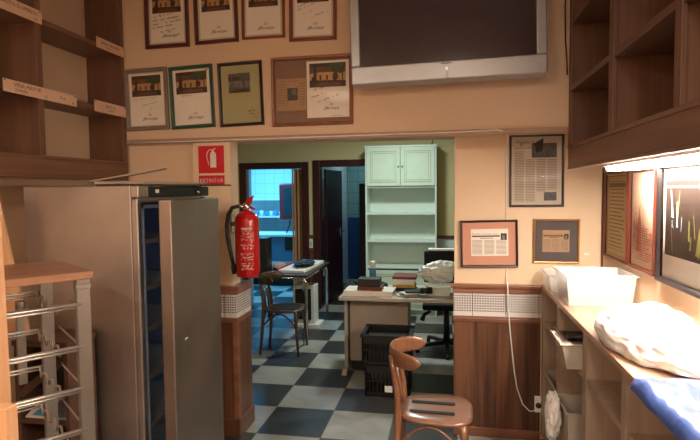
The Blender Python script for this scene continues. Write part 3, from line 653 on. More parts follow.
dv=Vector((math.sin(a),-math.cos(a),0)); nv=Vector((math.cos(a),math.sin(a),0)); H0=Vector((fx+.004,fy1,0))
def dq(u,v,z): q=H0+dv*u+nv*v; return (q.x,q.y,z)
hd.hexa([dq(0,0,.13),dq(0,.055,.13),dq(L,.055,.13),dq(L,0,.13)],[dq(0,0,1.617),dq(0,.055,1.617),dq(L,.055,1.617),dq(L,0,1.617)])
dr=hd.build('door','steel_door',r,bevel=.006,seg=3)
MB().hexa([dq(.04,-.014,.17),dq(.04,0,.17),dq(L-.04,0,.17),dq(L-.04,-.014,.17)],[dq(.04,-.014,1.58),dq(.04,0,1.58),dq(L-.04,0,1.58),dq(L-.04,-.014,1.58)]).build('door_seal','charcoal',dr,world=True)
MB().tube([dq(.55,.054,.98),dq(.55,.060,.98)],.007,12).build('door_screw','chrome',dr)
for xx in (fb+.05,fx-.08):
    for yy in (fy0+.05,fy1-.05): MB().tube([(xx,yy,0),(xx,yy,.10)],.022,12).build('foot','black',r)
# things lying on the fridge
tag(MB().hexa([(-1.60,2.2,1.681),(-1.40,2.10,1.681),(-1.185,2.80,1.681),(-1.5,2.84,1.681)],[(-1.60,2.2,1.689),(-1.40,2.10,1.689),(-1.185,2.80,1.689),(-1.5,2.84,1.689)]).build('flat_board','dark_tray',bevel=.002),'thin dark board lying on the fridge and jutting past its front','board')
tag(MB().hexa([(-1.64,2.25,1.69),(-1.40,2.28,1.69),(-1.29,2.72,1.69),(-1.62,2.75,1.69)],[(-1.64,2.25,1.704),(-1.40,2.28,1.703),(-1.29,2.72,1.699),(-1.62,2.75,1.712)]).build('folded_cardboard','cardboard',bevel=.002),'folded sheet of pinkish cardboard on the board over the fridge','cardboard')
tag(MB().bar((-1.77,2.42,1.708),(-1.395,2.46,1.768),.05,.007).build('wooden_slat','beige2'),'pale thin slat slanting up from the top of the fridge','slat')

# ------------------------------------------------------------------ steel rack with wooden top (rotated)
o=Vector((-1.194,1.598,0)); ang=math.atan2(-.8,-.6)  # local +x runs along the front towards the camera's left
r=thing('bottle_rack','steel rack with wooden top and wavy wire tiers, beside the fridge','rack',(o.x,o.y,0),ang)
# local: x along front (0..Lr), y = into depth: world dir (-.8,.6) is local (-y)?
Lr=.62; Dp=-.385
MB().box(-.008,Lr+.01,Dp-.012,.012,1.360,1.386).build('rack_top','rack_top',r,world=False,bevel=.004)
for nm,(x,y) in (('a',(0,0)),('b',(0,Dp)),('c',(Lr,0)),('d',(Lr,Dp))):
    x0=(x if x==0 else x-.044)+(.03 if nm=='b' else 0); y0=y-.03 if y==0 else y
    m=MB().box(x0,x0+.044,y0,y0+.03,0,1.36)
    if nm=='a': m.box(x0-.002,x0+.046,y0-.0,y0+.033,1.325,1.345)
    m.build('post','post_metal',r,world=False,bevel=.003)
MB().box(.125,.155,Dp+.0,Dp+.02,.93,1.24).tube([(.14,Dp+.022,1.22),(.14,Dp+.022,1.25)],.018,12).build('support_bracket','post_metal',r,world=False,bevel=.003)
for z in (1.275,1.130,.987,.843,.70,.556,.41,.27):
    m=MB(); m.tube([(.03,-.006,z),(Lr-.03,-.006,z)],.007,10).tube([(.03,-.006,z-.011),(Lr-.03,-.006,z-.011)],.004,8)
    m.tube([(.03,Dp+.02,z),(Lr-.03,Dp+.02,z)],.005,8).tube([(.03,Dp+.02,z-.012),(Lr-.03,Dp+.02,z-.012)],.004,8)
    m.tube([(.012,Dp+.02,z),(.014,Dp+.06,z-.002),(.014,-.06,z-.022),(.03,-.02,z-.026)],.0035,8)
    for xx in (.085,.26,.43):
        # stepped wire with four rests running from the back rail to the front rail
        pts=[(xx,Dp+.02,z)]; n=4
        for k in range(n):
            y0=Dp+.02+(abs(Dp)-.026)*k/n; y1=Dp+.02+(abs(Dp)-.026)*(k+1)/n
            pts+=[(xx,y0+.006,z-.004),(xx,y0+.022,z-.036),(xx,y0+.034,z-.036),(xx,y0+.050,z-.016),(xx,y1-.006,z-.006)]
        pts.append((xx,-.006,z)); m.tube(pts,.0042,7)
    m.build('wire_tier','wire',r,world=False)
# pine upright close on the left
r=thing('pine_upright','pale pine post in the left foreground with a lower board screwed on','post',(-.80,.8,0))
MB().hexa([(-.87,.77,0),(-.752,.77,0),(-.752,.80,0),(-.87,.80,0)],[(-.87,.77,1.95),(-.768,.77,1.95),(-.768,.80,1.95),(-.87,.80,1.95)]).build('post','pine',r,bevel=.002)
MB().hexa([(-.865,.745,.25),(-.722,.745,.25),(-.722,.769,.25),(-.865,.769,.25)],[(-.865,.745,1.292),(-.722,.745,1.292),(-.722,.769,1.292),(-.865,.769,1.292)]).build('lower_board','pine',r,bevel=.002)
MB().tube([(-.748,.746,1.318),(-.748,.742,1.318)],.004,10).build('screw','screw',r)
# brown low unit, leaning board and papers behind the rack
r=thing('brown_shelf_unit','low dark brown wooden shelf unit between the rack and the fridge','shelf unit',(-1.56,1.94,0))
MB().box(-1.76,-1.50,1.855,2.035,1.025,1.05).build('top_board','brownboard',r,bevel=.003)
MB().box(-1.755,-1.735,1.86,2.03,0,1.025).build('side_board','brownboard',r,bevel=.002); MB().box(-1.525,-1.505,1.86,2.03,0,1.025).build('side_board','brownboard',r,bevel=.002)
for z in (.70,.35,.05): MB().box(-1.735,-1.525,1.865,2.03,z,z+.018).build('shelf_board','brownboard',r)
MB().bar((-1.735,1.87,.82),(-1.525,1.87,.98),.015,.03).build('cross_brace','brownboard',r)
MB().box(-1.735,-1.525,2.022,2.03,.05,1.025).build('back_panel','slate',r)
tag(MB().hexa([(-1.86,1.93,1.051),(-1.748,1.93,1.051),(-1.748,1.95,1.051),(-1.86,1.95,1.051)],[(-1.98,1.93,1.62),(-1.868,1.93,1.62),(-1.868,1.95,1.62),(-1.98,1.95,1.62)]).tube([(-1.782,1.931,1.10),(-1.782,1.927,1.10)],.006,10,1).build('leaning_board',['pine','screw'],bevel=.002),'pine board with one screw leaning behind the rack','board')
m=MB().hexa([(-1.725,1.875,.7195),(-1.535,1.875,.7195),(-1.535,2.02,.7195),(-1.725,2.02,.7195)],[(-1.725,1.875,.725),(-1.535,1.875,.725),(-1.535,2.02,.78),(-1.725,2.02,.78)])
m.add([(-1.70,1.88,.729),(-1.62,1.88,.729),(-1.58,1.95,.7555),(-1.68,1.95,.7555)],[(0,1,2,3)],1).add([(-1.59,1.88,.729),(-1.545,1.88,.729),(-1.545,1.99,.7725),(-1.57,1.99,.7725)],[(0,1,2,3)],1)
rr=random.Random(2)
for k in range(9): 
    a=-1.61+.008*k; m.add([(a-.03,1.89,.7335),(a-.018,1.89,.7335),(a-.01,1.97,.7645),(a-.022,1.97,.7645)],[(0,1,2,3)],2)
tag(m.build('paper_stack',['paper_d','blueink','ink_grey']),'loose printed papers with blue areas on the brown shelf unit','papers')

# ------------------------------------------------------------------ counter shelf on the right
cf=.605; cbk=.966
r=thing('counter_shelf','long wooden counter with open cubbyholes along the right wall','counter',(.78,2.0,0))
MB().box(.597,cbk,.55,3.548,1.008,1.034).build('worktop','counter',r,bevel=.003)
ups=[(.60,.64),(1.30,1.345),(1.915,1.965),(2.435,2.50),(3.01,3.07),(3.485,3.535)]
for a,b in ups: MB().box(cf,cbk-.012,a,b,.05,1.008).build('upright','counter_side',r,bevel=.002)
for (a,b),(c,d) in zip(ups,ups[1:]):
    MB().box(cf+.004,cbk-.012,b,c,.782,.808).build('middle_shelf','counter_side',r,bevel=.002)
    MB().box(cf+.004,cbk-.012,b,c,.05,.075).build('bottom_shelf','counter_side',r)
MB().box(cbk-.012,cbk,.60,3.535,0,1.008).build('back_panel','counter_side',r)
MB().box(cf+.03,cbk-.012,.62,3.53,0,.05).build('plinth','counter_side',r)
# tubs
def tub(name,label,cx,cy,z,w,d,h,m,taper=.9,rim=.012,parent_only=False,group=None,cat='tub'):
    r=thing(name,label,cat,(cx,cy,z),group=group)
    def sq(sw,sd,zz): return [(cx-sw/2,cy-sd/2,zz),(cx+sw/2,cy-sd/2,zz),(cx+sw/2,cy+sd/2,zz),(cx-sw/2,cy+sd/2,zz)]
    mb=MB(); t=.004
    o0=sq(w*taper,d*taper,z); o1=sq(w,d,z+h-.008); i1=sq(w-2*t,d-2*t,z+h-.008); i0=sq(w*taper-2*t,d*taper-2*t,z+t)
    mb.add(o0+o1,[(3,2,1,0)]+[(k,(k+1)%4,4+(k+1)%4,4+k) for k in range(4)]); mb.add(i0+i1,[(0,1,2,3)]+[((k+1)%4,k,4+k,4+(k+1)%4) for k in range(4)])
    body=mb.build('body',m,r)
    mb=MB(); a=sq(w-2*t,d-2*t,0); b=sq(w+2*rim,d+2*rim,0); za,zb=z+h-.010,z+h
    A=[(p[0],p[1],za) for p in a]; B=[(p[0],p[1],za) for p in b]; C=[(p[0],p[1],zb) for p in b]; D=[(p[0],p[1],zb) for p in a]
    vs=A+B+C+D; fs=[]
    for k in range(4):
        q=(k+1)%4; fs+=[(k,q,4+q,4+k),(4+k,4+q,8+q,8+k),(8+k,8+q,12+q,12+k),(12+k,12+q,q,k)]
    mb.add(vs,fs); mb.build('rim',m,r,bevel=.003); return r
def blob(name,cx,cy,cz,rx,ry,rz,seed,m,amp=.18,freq=3.,floor_z=None,parent=None,nu=72,nv=40,ridge=True,lobes=()):
    mb=MB(); vs=[];fs=[]
    for j in range(nv+1):
        th=PI*j/nv
        for i in range(nu):
            ph=2*PI*i/nu; d=Vector((math.sin(th)*math.cos(ph),math.sin(th)*math.sin(ph),math.cos(th)))
            q=d*freq+Vector((seed*7.3,seed*3.1,seed))
            nz=noise.noise(q); n2=noise.noise(q*2.7); rd=(1-abs(noise.noise(q*1.6))*2.2) if ridge else 0
            k=1+amp*(nz*1.1+n2*.5+rd*.35)
            sc=1
            for (lx,ly,lz,st) in lobes: sc+=st*max(0,d.dot(Vector((lx,ly,lz)).normalized()))**4
            p=Vector((d.x*rx,d.y*ry,d.z*rz))*k*sc+Vector((cx,cy,cz))
            if floor_z is not None and p.z<floor_z: p.z=floor_z+ .001*(nz+1)
            vs.append(p)
    for j in range(nv):
        for i in range(nu): fs.append((j*nu+i,(j+1)*nu+i,(j+1)*nu+(i+1)%nu,j*nu+(i+1)%nu))
    mb.add(vs,fs,0,True); return mb.build(name,m,parent)
t=tub('plastic_tub','large milky plastic tub full of white bags on the counter',.782,3.03,1.035,.338,.30,.165,'tub',.9)
tag(blob('bag_bundle',.782,3.03,1.13,.14,.118,.085,3,'bag',.12,3.5,1.045),'crumpled white bags heaped inside the large milky tub','bag')
tub('plastic_tub','small low white tub behind the large tub, at the wall end of the counter',.71,3.36,1.035,.235,.24,.11,'tub',.86)
# heaped white bag
m=tag(blob('white_bag',.772,2.135,1.075,.158,.31,.095,5,'bag',.10,2.3,1.036,ridge=True,lobes=((.5,-1,.3,.25),(-.9,.5,.2,.22),(.4,.5,.8,.2)),nu=110,nv=64),'big crumpled white plastic bag spread over the counter','bag')
# blue plastic wrapped pack
mb=MB(); nx,ny=34,60; vs=[];fs=[]; x0,x1,y0,y1=.553,.955,.90,1.735
for j in range(ny+1):
    for i in range(nx+1):
        u=i/nx; v=j/ny; x=x0+(x1-x0)*u; y=y0+(y1-y0)*v
        e=min(u/.07,(1-u)/.05,v/.03,(1-v)/.05,1); e=max(0,e); e=math.sqrt(1-(1-e)**2)
        q=Vector((x*9,y*7,0)); z=1.036+ .038*e+.010*noise.noise(q)*e+.007*(1-abs(noise.noise(q*2.2+Vector((5,0,0))))*2)*e
        vs.append((x+.006*noise.noise(q*1.3),y+.006*noise.noise(q*1.1+Vector((0,9,0))),z))
N0=len(vs)
for j in range(ny+1):
    for i in range(nx+1):
        p=vs[j*(nx+1)+i]; vs.append((p[0],p[1],1.0355))
W_=nx+1
for j in range(ny):
    for i in range(nx):
        a=j*W_+i; fs.append((a,a+1,a+W_+1,a+W_)); fs.append((N0+a,N0+a+W_,N0+a+W_+1,N0+a+1))
for i in range(nx): fs.append((i,N0+i,N0+i+1,i+1)); a=ny*W_+i; fs.append((a,a+1,N0+a+1,N0+a))
for j in range(ny): a=j*W_; fs.append((a,a+W_,N0+a+W_,N0+a)); a=j*W_+nx; fs.append((a,N0+a,N0+a+W_,a+W_))
mb.add(vs,fs,0,True); tag(mb.build('blue_plastic_pack','blue_bag'),'shiny blue plastic wrapped pack at the near end of the counter','pack')
# cubby contents
t=tub('food_container','clear smoky container with black lid handle jutting from the middle shelf of the counter',.69,2.65,.809,.33,.22,.125,'tub_clear',.85,.010,cat='container')
MB().box(.53,.85,2.55,2.75,.934,.940).tube([(.56,2.60,.950),(.66,2.60,.956),(.78,2.62,.950)],.012,10,1).build('lid',['chrome','black'],t)
tub('storage_bin','tall grey bin in the lower cubbyhole, holding the end of a white bag',.715,2.84,.076,.25,.25,.46,'tub_clear',.82,.010,cat='bin')
tub('storage_bin','tall grey bin in the end cubbyhole by the wall socket',.735,3.28,.076,.25,.34,.43,'tub_clear',.82,.010,cat='bin')
mb=MB()
tag(blob('white_bag',.545,2.84,.47,.035,.07,.105,11,'bag',.25,2.4,.09,lobes=((0,0,1,.15),(-.3,0,-1,.2))),'white plastic bag drooping over the bin in the lower cubbyhole','bag')
tag(MB().lathe((.68,3.26,.809),[(.035,0),(.05,.006),(.055,.02),(.05,.022)],24).build('glass_dish','tub_clear'),'small glass dish on the middle shelf of the end cubbyhole','dish')
r=thing('wall_socket','white double wall socket low on the wood panel beside the counter','socket',(.592,3.545,.24))
MB().box(.565,.622,3.54,3.551,.187,.296).build('plate','whiteplastic',r,bevel=.004); MB().tube([(.590,3.541,.235),(.590,3.536,.235)],.019,16).build('socket_face','charcoal',r)

# ------------------------------------------------------------------ bentwood chairs
def seat_outline(w,d,n=36,grow=0):
    pts=[]
    for k in range(n):
        t=2*PI*k/n; c,s_=math.cos(t),math.sin(t); e=.62
        x=(abs(c)**e)*(1 if c>0 else -1)*(d/2+grow); wy=(w/2+grow)*(1.0+.10*x/(d/2)); y=(abs(s_)**e)*(1 if s_>0 else -1)*wy
        pts.append((x,y))
    return pts
def make_chair(label,loc,rz,wm,sm,slots):
    r=thing('bentwood_chair',label,'chair',loc,rz)
    m=MB(); o_=seat_outline(.385,.40); i_=seat_outline(.385,.40,grow=-.012)
    n=len(o_); vs=[(x,y,.428) for x,y in i_]+[(x,y,.434) for x,y in o_]+[(x,y,.448) for x,y in o_]+[(x,y,.456) for x,y in i_]+[(x*.6,y*.6,.450) for x,y in i_]
    fs=[tuple(range(n))[::-1]]
    for q in range(4):
        for k in range(n): fs.append((q*n+k,q*n+(k+1)%n,(q+1)*n+(k+1)%n,(q+1)*n+k))
    fs.append(tuple(4*n+k for k in range(n))); m.add(vs,fs,0,True); st=m.build('seat',sm,r,world=False)
    if slots:
        for yy in (-.068,.062):
            MB().box(-.135,.105,yy-.015,yy+.015,.449,.4568).build('seat_slot','black_soft',st,world=False,bevel=.002)
    else:
        MB().prism([(x*.78,y*.78) for x,y in seat_outline(.385,.40,28)],.450,.459).build('seat_pad','black_soft',st,world=False)
    for s_ in (-1,1):
        # rear leg continues up as the back post
        MB().tube([(-.225,s_*.165,0),(-.205,s_*.155,.2),(-.188,s_*.145,.43),(-.193,s_*.135,.55),(-.215,s_*.118,.68),(-.232,s_*.11,.765)],[.014,.017,.019,.017,.015,.013],12).build('back_leg',wm,r,world=False)
        MB().tube([(.150,s_*.172,.436),(.152,s_*.172,.38),(.165,s_*.185,.2),(.18,s_*.198,0)],[.019,.018,.015,.012],12).build('front_leg',wm,r,world=False)
    # curved backrest panel
    vs=[];fs=[]; n=26; prof=12
    for k in range(n+1):
        t=-1+2*k/n; a=t*R(84); R_=.198
        hh=.040*math.sqrt(max(0,1-abs(t)**7))+.006; zc=.757-.004*abs(t)
        cx=-.045-R_*math.cos(a)*1.0; cy=R_*math.sin(a)
        for j in range(prof):
            b=2*PI*j/prof; dz=hh*math.sin(b); dr=.009*math.cos(b)
            rr=R_+dr+dz*.05
            vs.append((-.045-rr*math.cos(a),rr*math.sin(a),zc+dz))
    for k in range(n):
        for j in range(prof): fs.append((k*prof+j,k*prof+(j+1)%prof,(k+1)*prof+(j+1)%prof,(k+1)*prof+j))
    fs.append(tuple(range(prof))[::-1]); fs.append(tuple(n*prof+j for j in range(prof)))
    MB().add(vs,fs,0,True).build('backrest',wm,r,world=False)
    # two inner back splats
    m=MB()
    for s_ in (-.045,.045): m.tube([(-.190,s_,.44),(-.20,s_,.55),(-.225,s_*.95,.68)],.0095,10)
    m.build('back_splat',wm,r,world=False)
    # bentwood braces under the seat
    m=MB()
    def arc(p,q,dz,n=10):
        P_=Vector(p);Q=Vector(q); return [P_.lerp(Q,k/n)+Vector((0,0,dz*math.sin(PI*k/n))) for k in range(n+1)]
    for s_ in (-1,1):
        m.tube(arc((-.198,s_*.152,.28),(.158,s_*.178,.28),.135),.009,8)
    m.tube(arc((.158,-.178,.28),(.158,.178,.28),.135),.009,8); m.tube(arc((-.198,-.152,.28),(-.198,.152,.28),.135),.009,8)
    m.build('brace',wm,r,world=False)
    return r
make_chair('light brown bentwood chair with two black slots in its seat, in the foreground',(-.06,2.88,0),R(-2),'chair','chair_seat',True)
make_chair('dark bentwood chair drawn up to the chrome table in the far room',(-1.64,5.20,0),R(2),'chair_dark','chair_dark',False)

# ------------------------------------------------------------------ chrome table in the far room and what lies on it
r=thing('chrome_table','glass topped table with bent chrome legs in the far room','table',(-1.9,6.06,0))
MB().box(-2.33,-1.485,5.52,6.62,.712,.730).build('tabletop','dark_tray',r,bevel=.004)
MB().tube([(-1.50,5.535,.70),(-1.50,6.60,.70),(-2.31,6.60,.70),(-2.31,5.535,.70),(-1.50,5.535,.70)],.012,10).build('rim_tube','chrome',r)
for x,y,sx,sy in ((-1.515,5.57,-1,1),(-1.515,6.58,-1,-1),(-2.30,5.57,1,1),(-2.30,6.58,1,-1)):
    MB().tube([(x+sx*.0,y,0),(x,y,.55),(x,y,.64),(x+sx*.02,y+sy*.0,.68),(x+sx*.06,y,.70)],.017,12).tube([(x+sx*.035,y,.55),(x+sx*.035,y,.66),(x+sx*.055,y,.70)],.010,10).build('leg','chrome',r)
tag(MB().box(-2.09,-1.965,5.62,5.76,.731,1.125).box(-2.085,-1.97,5.61,5.62,.74,1.115,1).build('speaker_box',['black','charcoal'],bevel=.004),'tall black box standing on the chrome table behind the extinguisher','box')
tag(MB().hexa([(-1.86,5.66,.731),(-1.56,5.68,.731),(-1.53,6.5,.731),(-1.80,6.5,.731)],[(-1.86,5.66,.765),(-1.56,5.68,.755),(-1.53,6.5,.765),(-1.80,6.5,.775)],0).box(-1.872,-1.858,5.655,6.2,.731,.78,1).build('paper_stack',['paper','signred'],bevel=.003),'stack of white papers with a red edge on the chrome table','papers')
tag(blob('brown_cloth',-1.97,6.02,.76,.07,.14,.035,21,'cardboard',.2,3,.731),'crumpled brown paper on the chrome table behind the black box','paper')
tag(blob('dark_cloth',-1.66,6.05,.795,.10,.22,.022,23,'navy',.25,3,.772),'small dark cloth lying on the paper stack','cloth')
# heater
r=thing('portable_heater','white portable heater with dark grille on the floor under the chrome table','heater',(-1.69,6.2,0))
MB().box(-1.825,-1.56,6.10,6.13,.05,.515).box(-1.825,-1.56,6.13,6.30,.48,.515).box(-1.825,-1.80,6.13,6.30,.05,.48).box(-1.585,-1.56,6.13,6.30,.05,.48).box(-1.80,-1.585,6.28,6.30,.05,.48).build('casing','whiteplastic',r,bevel=.008)
m=MB().box(-1.795,-1.60,6.092,6.099,.10,.47)
for k in range(12): m.box(-1.79,-1.605,6.086,6.092,.115+k*.028,.125+k*.028,1)
m.build('grille',['black','charcoal'],r)
MB().box(-1.85,-1.50,6.07,6.33,0,.05).build('base','whiteplastic',r,bevel=.01)
tag(MB().tube([(-1.75,4.9,.006),(-1.55,5.1,.006),(-1.5,5.4,.006),(-1.62,5.8,.006),(-1.68,6.04,.006)],.005,8).build('power_cable','cork'),'thin dark cable lying on the floor tiles under the dark chair','cable')
tag(MB().box(-1.897,-1.847,YB-.024,YB-.0145,.845,.975).box(-1.887,-1.857,YB-.027,YB-.024,.875,.945,1).build('light_switch',['whiteplastic','paper_d'],bevel=.002),'white light switch on the wood strip between the two doors','switch')

# ------------------------------------------------------------------ white bookcase
bx0,bx1,by0,by1=-1.045,-.125,6.85,7.165
r=thing('white_bookcase','tall white bookcase with two cupboard doors at the top in the far room','bookcase',(-.58,7.0,0))
for a in (bx0,bx1-.022): pbox('side_panel',a,a+.022,by0,by1,0,2.20,'white',r,.002)
pbox('top_panel',bx0-.006,bx1+.006,by0-.008,by1,2.20,2.222,'white',r,.002); pbox('back_panel',bx0+.022,bx1-.022,by1-.012,by1,.0,2.20,'white',r)
for z in (1.675,1.325,.965,.62): pbox('shelf',bx0+.022,bx1-.022,by0+.01,by1-.012,z,z+.024,'white',r,.002)
def cdoor(x0,x1,z0,z1,knx):
    m=MB().box(x0,x1,by0-.016,by0+.002,z0,z1); i=.055
    d=m.build('cupboard_door','whitepanel',r,bevel=.003)
    q=MB()
    for (i,t) in ((.05,.006),(.075,.004)): 
        q.box(x0+i,x1-i,by0-.021,by0-.016,z0+i,z0+i+t).box(x0+i,x1-i,by0-.021,by0-.016,z1-i-t,z1-i).box(x0+i,x0+i+t,by0-.021,by0-.016,z0+i,z1-i).box(x1-i-t,x1-i,by0-.021,by0-.016,z0+i,z1-i)
    q.build('door_moulding','beige',d)
    MB().tube([(knx,by0-.016,(z0+z1)/2),(knx,by0-.03,(z0+z1)/2),(knx,by0-.036,(z0+z1)/2)],[.006,.011,.008],12).build('knob','f_gold',d)
mid=(bx0+bx1)/2
cdoor(bx0+.022,mid-.002,1.70,2.198,mid-.025); cdoor(mid+.002,bx1-.022,1.70,2.198,mid+.025)
cdoor(bx0+.022,mid-.002,.08,.60,mid-.025); cdoor(mid+.002,bx1-.022,.08,.60,mid+.025)
pbox('plinth',bx0+.022,bx1-.022,by0+.02,by0+.04,0,.08,'white',r)
tag(MB().hexa([(-.20,6.93,2.2225),(-.18,6.93,2.2225),(-.18,6.95,2.2225),(-.20,6.95,2.2225)],[(-.17,6.93,2.29),(-.16,6.93,2.29),(-.16,6.95,2.29),(-.17,6.95,2.29)]).build('small_hook','charcoal'),'tiny dark peg on top of the white bookcase','peg')

# ------------------------------------------------------------------ desk and its clutter
r=thing('office_desk','beige office desk with panel side in the far room','desk',(-.3,4.8,0))
pbox('desktop',-.93,.45,4.48,5.15,.688,.72,'beige',r,.006)
MB().box(-.915,-.885,4.66,4.98,.04,.69).hexa([(-.925,4.545,0),(-.875,4.545,0),(-.875,5.10,0),(-.925,5.10,0)],[(-.92,4.58,.045),(-.88,4.58,.045),(-.88,5.06,.045),(-.92,5.06,.045)]).build('side_leg','beige',r,bevel=.004)
MB().box(.40,.43,4.66,4.98,0,.69).build('side_leg','beige',r,bevel=.004)
MB().box(-.87,-.34,4.70,5.08,.09,.645).build('drawer_unit','beige2',r,bevel=.004)
MB().box(-.86,-.35,4.72,5.06,0,.09).build('unit_plinth','black',r)
def flat(name,label,cat,x0,x1,y0,y1,z0,z1,m,bev=.003,rz=0): 
    mb=MB(); cx,cy=(x0+x1)/2,(y0+y1)/2; c,s_=math.cos(rz),math.sin(rz)
    q=[(cx+c*a-s_*b,cy+s_*a+c*b) for a,b in ((x0-cx,y0-cy),(x1-cx,y0-cy),(x1-cx,y1-cy),(x0-cx,y1-cy))]
    mb.hexa([(a,b,z0) for a,b in q],[(a,b,z1) for a,b in q]); return tag(mb.build(name,m,bevel=bev),label,cat)
def book(label,x0,x1,y0,y1,z0,z1,cover,rz=0):
    r=thing('book',label,'book',((x0+x1)/2,(y0+y1)/2,z0),rz); w,d,h=x1-x0,y1-y0,z1-z0
    MB().box(-w/2,w/2,-d/2,d/2,0,.003).box(-w/2,w/2,-d/2,d/2,h-.003,h).box(-w/2,w/2,-d/2,-d/2+.003,.003,h-.003).build('cover',cover,r,world=False)
    MB().box(-w/2+.004,w/2-.004,-d/2+.003,d/2-.004,.003,h-.003).build('pages','paper_d',r,world=False); return r
book('thick open ledger with white pages at the left end of the desk',-.89,-.66,4.53,4.78,.721,.768,'paper')
book('white bound book beside the ledger at the front of the desk',-.655,-.455,4.54,4.78,.721,.765,'paper',R(-3))
flat('oxblood_case','flat oxblood case lying on the two white books','case',-.775,-.555,4.56,4.72,.769,.80,'oxblood')
flat('black_box','small black box on top of the oxblood case','box',-.77,-.575,4.57,4.70,.801,.868,'slate')
tag(blob('dark_cloth',-.83,4.90,.745,.085,.09,.055,31,'navy',.2,3,.721),'dark teal cloth heap behind the ledger on the desk','cloth')
tag(blob('dark_cloth',-.60,4.88,.745,.06,.09,.045,33,'navy',.15,3,.721),'dark teal cloth heap in the middle of the desk','cloth')
r=thing('spray_bottle','white topped bottle with blue label standing at the back of the desk','bottle',(-.70,5.02,.721))
MB().lathe((-.70,5.02,.721),[(.03,0),(.033,.005),(.033,.15),(.028,.165),(.02,.175)],20).build('body','blueink',r); MB().lathe((-.70,5.02,.896),[(.028,0),(.028,.06),(.022,.07)],20).build('cap','whiteplastic',r)
for k,(a,b,z,h,c,l) in enumerate(((-.49,-.28,.721,.032,'navy','dark book at the bottom of the desk pile'),(-.485,-.285,.754,.026,'yellow','yellow book in the middle of the desk pile'),(-.48,-.29,.781,.050,'paper','thick white book near the top of the desk pile'),(-.49,-.27,.832,.022,'oxblood','reddish book topmost on the desk pile'))):
    book(l,a,b,4.80,5.04,z,z+h,c)
mg=[('paper_d',-.345,4.62,.25),('blueink',-.32,4.63,.1),('paper',-.30,4.60,.55),('navy',-.27,4.61,.25)]
for k,(c,x,y,a) in enumerate(mg):
    flat('magazine',['lowest grey magazine of the fanned heap at the front of the desk','blue covered magazine, second from the bottom of the fanned heap','white magazine near the top of the fanned heap','dark magazine on top of the fanned heap'][k],'magazine',x-.09,x+.09,y-.06,y+.06,.721+k*.012,.732+k*.012,c,.002,a)
tag(MB().tube([(-.215,4.56,.775),(-.13,4.60,.775)],[.028,.03],16).tube([(-.215,4.56,.775),(-.225,4.556,.775)],.022,16,1).build('camera_lens',['black','charcoal']),'small black cylinder lying on the fanned magazines','lens')
t=tub('plastic_tub','clear round edged tub on the desk under the thin white bag',-.07,4.72,.721,.22,.20,.08,'bag_green',.85,.006)
tag(blob('white_bag',-.07,4.72,.915,.155,.10,.085,41,'bag_green',.25,2.4,.802,lobes=((.6,0,.7,.3),)),'thin white plastic bag heaped on the desk tub','bag')
flat('desk_gadget','small dark box on the desk beside the tub and the wall edge','box',.065,.12,4.7,4.82,.721,.83,'charcoal')
# black crates in front of the desk
def crate(label,x0,x1,y0,y1,z0,z1):
    r=thing('plastic_crate',label,'crate',((x0+x1)/2,(y0+y1)/2,z0),group='black plastic crates beside the desk'); m=MB(); t=.012
    def wall(ax,c,a,b):
        n=int((b-a)/.032); 
        def bx(p,q,za,zb,tt=t):
            if ax=='y': m.box(p,q,c-tt/2,c+tt/2,za,zb)
            else: m.box(c-tt/2,c+tt/2,p,q,za,zb)
        bx(a,b,z0,z0+.03); bx(a,b,z1-.07,z1-.01); bx(a,b,(z0+z1)/2-.012,(z0+z1)/2+.004)
        for k in range(n+1): p=a+(b-a-.008)*k/n; bx(p,p+.008,z0+.03,z1-.07)
        bx(a-.012,b+.012,z1-.018,z1,.03)
    wall('y',y0+t/2,x0,x1); wall('y',y1-t/2,x0,x1); wall('x',x0+t/2,y0,y1); wall('x',x1-t/2,y0,y1)
    m.build('lattice_wall','black',r); MB().box(x0,x1,y0,y1,z0,z0+.008).build('bottom','black',r); return r
crate('lower black crate with a white sticker, standing on the floor before the desk',-.645,-.285,4.12,4.42,.0,.255)
crate('upper black crate stacked on the other crate before the desk',-.665,-.275,4.10,4.44,.256,.50)
tag(flat('black_tray','black tray with a pale label inside the upper crate','tray',-.62,-.32,4.14,4.38,.27,.46,'black'),'black tray with a pale label inside the upper crate','tray')
tag(MB().box(-.50,-.43,4.15,4.19,.461,.467).build('paper_tag','paper'),'pale tag on the tray in the upper crate','tag')
tag(MB().box(-.485,-.425,4.113,4.119,.04,.09).build('white_sticker','whiteplastic'),'small white sticker on the lower crate near the floor','sticker')
# office chair
r=thing('office_chair','black office swivel chair behind the desk with a white cloth on its back','office chair',(.0,5.45,0))
MB().box(-.235,.235,5.62,5.68,.66,1.0).build('backrest','black_soft',r,bevel=.02,seg=3); MB().box(-.235,.235,5.22,5.66,.45,.52).build('seat','black_soft',r,bevel=.02,seg=3)
MB().tube([(0,5.44,.10),(0,5.44,.3),(0,5.44,.45)],[.035,.03,.022],16).build('column','black',r)
MB().bar((0,5.64,.46),(0,5.69,.72),.06,.02).build('back_bar','black',r)
for k in range(5):
    a=R(200+72*k); p=(0.31*math.cos(a),5.44+.31*math.sin(a)); lg=MB().hexa([(0,5.44,.06),(0.03,5.44,.06),(p[0]+.012,p[1],.05),(p[0]-.012,p[1],.05)],[(0,5.44,.11),(.03,5.44,.11),(p[0]+.012,p[1],.075),(p[0]-.012,p[1],.075)]).bar((0,5.44,.09),(p[0],p[1],.065),.035,.03).build('base_leg','black',r)
    MB().tube([(p[0]-.02,p[1],.025),(p[0]+.02,p[1],.025)],.025,14).build('caster','black',lg)
MB().tube([(-.16,5.3,.43),(-.22,5.28,.40),(-.24,5.27,.34)],[.014,.02,.025],10).build('tilt_lever','black',r)
tag(MB().box(-.19,.10,5.61,5.69,1.001,1.025).build('folded_cloth','whiteplastic',bevel=.006),'folded white cloth lying on the office chair back','cloth')

